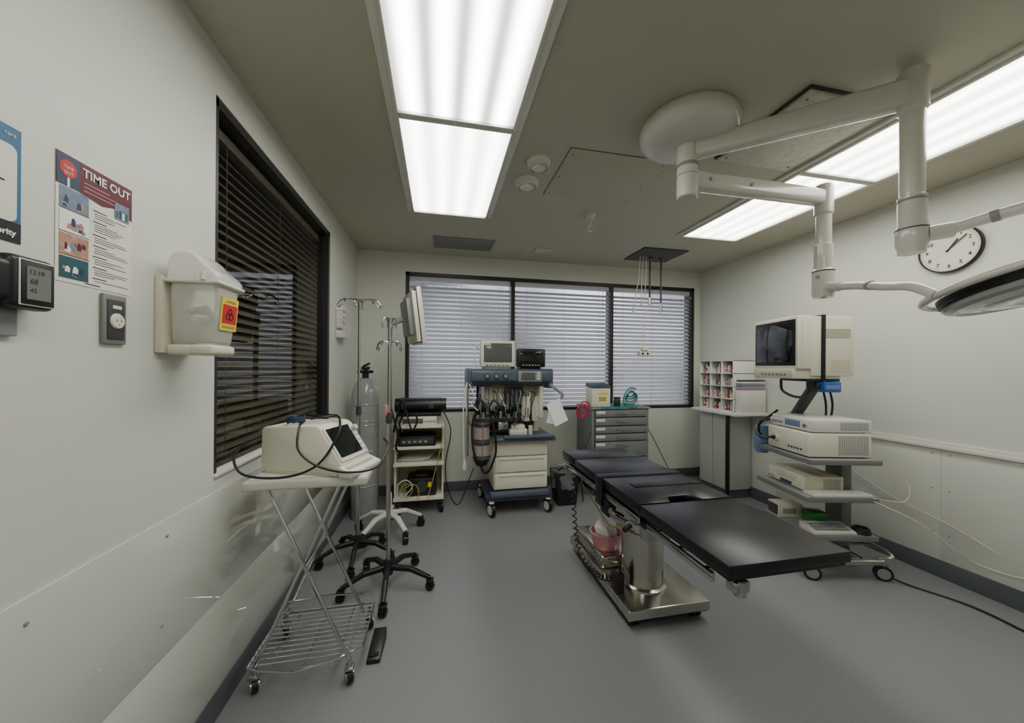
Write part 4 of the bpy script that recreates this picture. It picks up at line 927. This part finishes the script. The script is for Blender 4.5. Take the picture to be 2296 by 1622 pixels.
b=B(); b.box(-.09,.09,-.06,.06,0,.10,CREAM2,.006); b.box(-.094,-.088,-.05,.05,.015,.09,DGREY,.002); b.box(-.06,.04,-.063,-.059,.03,.07,GREYP,.002)
single(b,'power_adapter','small beige power unit on bottom shelf','medical device',tuple(TM@Vector((-.14,.13,.292))),TR,local=True)
b=B(); b.box(-.06,.06,-.05,.05,0,.085,GREEN,.012); b.box(-.04,.04,-.03,.03,.085,.092,DGREEN,.003)
single(b,'green_case','bright green plastic case on bottom shelf','case',tuple(TM@Vector((-.02,.0,.292))),TR,local=True)
b=B(); b.hexa([(-.15,-.07,0),(.14,-.07,0),(.14,.06,0),(-.15,.06,0),(-.15,-.07,.02),(.14,-.07,.02),(.14,.06,.045),(-.15,.06,.045)],OFFW,.005)
for i in range(10):
    for j in range(3): b.box(-.12+i*.024,-.104+i*.024,-.05+j*.03,-.032+j*.03,.022+j*.006,.033+j*.006,GREYP)
single(b,'control_pad','off-white control keypad on bottom cart shelf','control panel',tuple(TM@Vector((-.05,-.14,.292))),TR,local=True)
b=B(); b.box(-.06,.06,-.035,.035,0,.075,BLUE,.006); b.box(-.05,.05,-.038,-.034,.02,.05,BLUEB,.001)
single(b,'power_supply_box','blue box held beneath the CRT monitor','box',tuple(TM@Vector((.03,-.05,1.250))),TR,local=True)
b=B(); b.loft([[(x*w,y*w*.6,z) for x,y in [(math.cos(2*pi*k/14),math.sin(2*pi*k/14)) for k in range(14)]] for w,z in ((.045,-.20),(.06,-.17),(.065,-.08),(.055,0.0),(.05,.02))],BLUEB)
single(b,'blue_pouch','pale blue disposable pouch hanging on cart side','pouch',tuple(TM@Vector((-.20,.30,.93))),TR,local=True)
b=B()
for k in range(3): b.tube([(.05*math.cos(t)*(1-.1*k),.05*math.sin(t)*(1-.1*k),.008+.012*k) for t in [2*pi*i/14 for i in range(15)]],.006,BLK,8,n=2)
single(b,'coiled_cable','black cable coil on cart bottom shelf','cable',tuple(TM@Vector((.16,-.16,.292))),TR,local=True)
P=lambda x,y,z: tuple(TM@Vector((x,y,z)))
cable([P(-.26,.10,.90),P(-.31,.14,.88),P(-.30,.22,.92),P(-.24,.26,.98),P(-.16,.26,1.04),P(-.1,.27,1.08)],.009,BLK,'black camera cable plugged into cart device')
cable([P(-.22,.18,1.02),P(-.28,.2,1.0),P(-.27,.24,.92),P(-.22,.28,.88)],.009,BLK,'black camera cable plugged into cart device')
cable([P(.20,-.22,.80),(3.10,1.83,.70),(3.14,1.80,.60),(3.08,1.80,.52),P(.15,-.25,.56)],.003,CREAM,'cream cable loop beside cart shelf')
cable([P(.16,-.24,.54),(3.05,1.70,.42),(3.20,1.60,.27),(3.31,1.55,.20),(3.325,1.40,.21),(3.335,1.2,.30),(3.335,.9,.4)],.0045,OFFW,'cream cable drooping along the wall')
cable([(3.335,2.3,.60),(3.337,2.0,.46),(3.337,1.7,.38),(3.337,1.5,.30)],.003,OFFW,'cream cable drooping along the wall')
cable([P(.22,-.20,.05),(3.02,1.72,.008),(3.12,1.5,.007),(3.10,1.25,.007),(3.06,.9,.007)],.006,BLK,'black power cable lying on vinyl floor')

# ------------------------------------------------------------------ operating table
T=thing('operating_table','black padded operating table on stainless pedestal','operating table',(1.24,2.12,0))
b=B(); b.box(1.0,1.50,1.71,2.58,.058,.114,STEEL,.008,3); b.box(1.01,1.49,1.72,2.57,.050,.060,BLK,.002); b.obj('base_plate',T)
b=B(); b.box(1.03,1.46,2.10,2.55,.114,.20,STEEL,.02,3); b.obj('base_cover',T)
for x,y in ((1.06,1.77),(1.44,1.77),(1.06,2.50),(1.44,2.50)):
    b=B(); b.cyl((x-.026,y,.028),(x-.006,y,.028),.028,BLK); b.cyl((x+.006,y,.028),(x+.026,y,.028),.028,BLK); b.cyl((x-.030,y,.028),(x+.030,y,.028),.012,STEEL,seg=16); b.box(x-.032,x+.032,y-.018,y+.018,.040,.052,DGREY,.003); b.obj('caster',T)
b=B(); b.lathe([(0,.114),(.140,.114),(.140,.126),(.122,.132),(.122,.44),(.116,.445),(0,.445)],(1.225,1.95,0),STEEL,56); b.lathe([(.105,.44),(.105,.60),(0,.60)],(1.225,1.95,0),STEEL,56); b.obj('column',T)
b=B(); b.box(1.09,1.36,1.80,2.16,.52,.64,GREYP,.012); b.box(1.05,1.10,1.85,2.25,.53,.66,CREAM2,.01); b.box(1.10,1.36,2.16,2.32,.56,.66,GREYP,.012); b.box(1.02,1.06,1.95,2.12,.57,.63,MIDG,.006)
for k in range(4): b.cyl((1.045,1.97+k*.04,.60),(1.015,1.97+k*.04,.60),.008,BLK,seg=10)
b.box(1.12,1.32,1.76,1.82,.45,.57,STEEL,.01); b.beam((1.15,1.70,.55),(1.15,1.45,.67),.03,.03,.03,.03,STEEL); b.beam((1.30,1.70,.55),(1.30,1.45,.67),.03,.03,.03,.03,STEEL); b.box(1.10,1.35,1.68,1.80,.56,.66,MIDG,.008)
b.box(1.06,1.40,1.60,2.30,.645,.665,STEEL,.004); b.cyl((.98,1.62,.655),(1.42,1.62,.655),.016,STEEL); b.cyl((.98,2.28,.655),(1.42,2.28,.655),.016,STEEL); b.obj('pedestal_head',T)
b=B(); tx0,tx1=.90,1.395
b.box(tx0+.03,tx1-.03,1.46,2.47,.67,.71,BLK,.006)
b.box(tx0+.05,tx0+.09,1.0,2.45,.708,.738,STEEL,.004); b.box(tx1-.09,tx1-.05,1.0,2.45,.708,.738,STEEL,.004)
for y in (1.05,1.4,1.8,2.2,2.4): b.box(tx0+.05,tx1-.05,y,y+.04,.712,.736,STEEL,.003)
b.box(tx0+.06,tx0+.12,.985,1.03,.67,.71,STEEL,.008); b.cyl((tx0+.09,1.0,.66),(tx0+.09,1.0,.71),.02,GREYP,seg=16)
b.obj('frame',T)
for x in (tx0-.002,tx1-.012):
    for y0,y1 in ((1.02,1.40),(1.47,1.86),(1.92,2.44)):
        b=B(); b.box(x,x+.014,y0,y1,.698,.730,CHROME,.003)
        for y in (y0+.05,(y0+y1)/2,y1-.05): xx=x+.012 if x<1 else x-.04; b.box(xx,xx+.045,y-.01,y+.01,.706,.722,STEEL,.002)
        b.obj('side_rail',T)
def pad(poly,z0,z1,name,lab=None):
    b=B(); b.prism(poly,'z',z0,z1,VINYL,.005); 
    b.obj(name,T,lab)
q=lambda x0,x1,y0,y1:[(x0,y0),(x1,y0),(x1,y1),(x0,y1)]
pad(q(tx0,tx1,.95,1.455),.752,.792,'leg_pad')
pad([(tx0,1.458),(1.06,1.458),(1.075,1.50),(1.10,1.52),(1.19,1.52),(1.215,1.50),(1.23,1.458),(tx1,1.458),(tx1,1.86),(tx0,1.86)],.752,.796,'seat_pad')
pad(q(tx0,tx1,1.864,2.24),.752,.794,'back_pad')
pad(q(tx0+.006,tx1-.006,2.244,2.50),.752,.796,'head_pad')
b=B(); b.box(tx0+.01,tx1-.01,.96,2.49,.736,.754,BLK,.004); b.obj('pad_board',T)
b=B(); b.box(tx0-.006,tx1+.006,1.84,1.90,.794,.800,BLK,.002); b.box(tx0-.012,tx0-.004,1.82,1.90,.64,.800,BLK,.003); b.box(tx1+.004,tx1+.012,1.84,1.90,.72,.800,BLK,.003); b.box(tx0+.10,tx1,1.66,1.72,.795,.800,BLK,.002); b.obj('strap',T)
b=B(); b.beam((tx0+.0,1.55,.66),(tx0+.02,1.75,.62),.03,.03,.03,.03,STEEL); b.cyl((tx0-.01,1.52,.67),(tx0-.05,1.50,.66),.012,BLK); b.cyl((tx0-.01,1.72,.66),(tx0+.06,1.72,.62),.016,STEEL); b.box(tx0+.0,tx0+.05,1.76,1.86,.60,.69,BLK,.01); b.obj('adjustment_lever',T)
b=B(); b.beam((tx0+.02,2.42,.69),(tx0-.03,2.50,.68),.03,.02,.03,.02,STEEL); b.cyl((tx0-.01,2.45,.685),(tx0-.05,2.45,.67),.012,BLK); b.obj('head_lever',T)
b=B(); pts=[]
path=catmull([(.965,2.40,.66),(.955,2.40,.50),(.958,2.38,.32),(.965,2.34,.17),(.972,2.20,.10),(.975,2.02,.13),(1.03,1.92,.16)],24)
n=len(path)
for i,p in enumerate(path):
    d=(path[min(i+1,n-1)]-path[max(i-1,0)]).normalized(); u=d.cross(Vector((1,0,0.01))).normalized(); w=d.cross(u); A=i*2*pi/6
    pts.append(p+(u*math.cos(A)+w*math.sin(A))*.014)
b.tube(pts,.0042,BLK,6,n=3)
b.box(1.0,1.06,1.86,1.92,.114,.22,BLK,.01); b.cyl((1.03,1.89,.22),(1.03,1.87,.25),.012,CHROME,seg=12)
b.obj('coiled_cord',T,'black coiled hand control cord')
T=thing('wash_basin','pink plastic basin holding crumpled white cloth','basin',(1.12,2.20,.20))
b=B(); b.lathe([(0,.0),(.075,.0),(.085,.01),(.105,.10),(.112,.102),(.112,.108),(.10,.106),(.078,.014),(0,.012)],(1.12,2.22,.20),PINK,36); b.obj('basin',T)
b=B(); b.hexa([(1.05,2.16,.24),(1.18,2.16,.24),(1.19,2.28,.24),(1.06,2.29,.24),(1.06,2.17,.39),(1.14,2.14,.36),(1.22,2.25,.33),(1.10,2.28,.41)],WHT2,.012); b.hexa([(1.04,2.20,.28),(1.10,2.12,.28),(1.13,2.16,.28),(1.08,2.24,.28),(1.01,2.18,.36),(1.07,2.11,.37),(1.12,2.17,.38),(1.07,2.24,.39)],WHT2,.01); b.obj('cloth',T)
cable([(1.0,2.35,.63),(.99,2.32,.60),(1.03,2.2,.50),(1.03,2.0,.45),(1.06,1.9,.48)],.004,YELC,'yellow cable beneath operating table')

# ------------------------------------------------------------------ world, camera
w=bpy.data.worlds.new('World'); scene.world=w; w.use_nodes=True
nt=w.node_tree; bg=nt.nodes['Background']; bg.inputs[0].default_value=(.78,.82,1.0,1)
tc=nt.nodes.new('ShaderNodeTexCoord'); nz=nt.nodes.new('ShaderNodeTexNoise'); nz.inputs['Scale'].default_value=3.2; nz.inputs['Detail'].default_value=1.5
mr=nt.nodes.new('ShaderNodeMapRange'); mr.inputs[1].default_value=.40; mr.inputs[2].default_value=.66; mr.inputs[3].default_value=.35; mr.inputs[4].default_value=2.6
nt.links.new(tc.outputs['Generated'],nz.inputs['Vector']); nt.links.new(nz.outputs['Fac'],mr.inputs[0]); nt.links.new(mr.outputs[0],bg.inputs[1])
cd=bpy.data.cameras.new('camera'); cam=bpy.data.objects.new('camera',cd); COL.objects.link(cam)
cd.sensor_fit='HORIZONTAL'; cd.sensor_width=36; cd.lens=790/2296*36; cd.shift_y=11/2296; cd.clip_start=.02
cam.matrix_world=Matrix.Translation((0,0,1.42))@Matrix.Rotation(-th,4,'Z')@Matrix.Rotation(pi/2,4,'X')@Matrix.Rotation(math.radians(.4),4,'Z')
scene.camera=cam
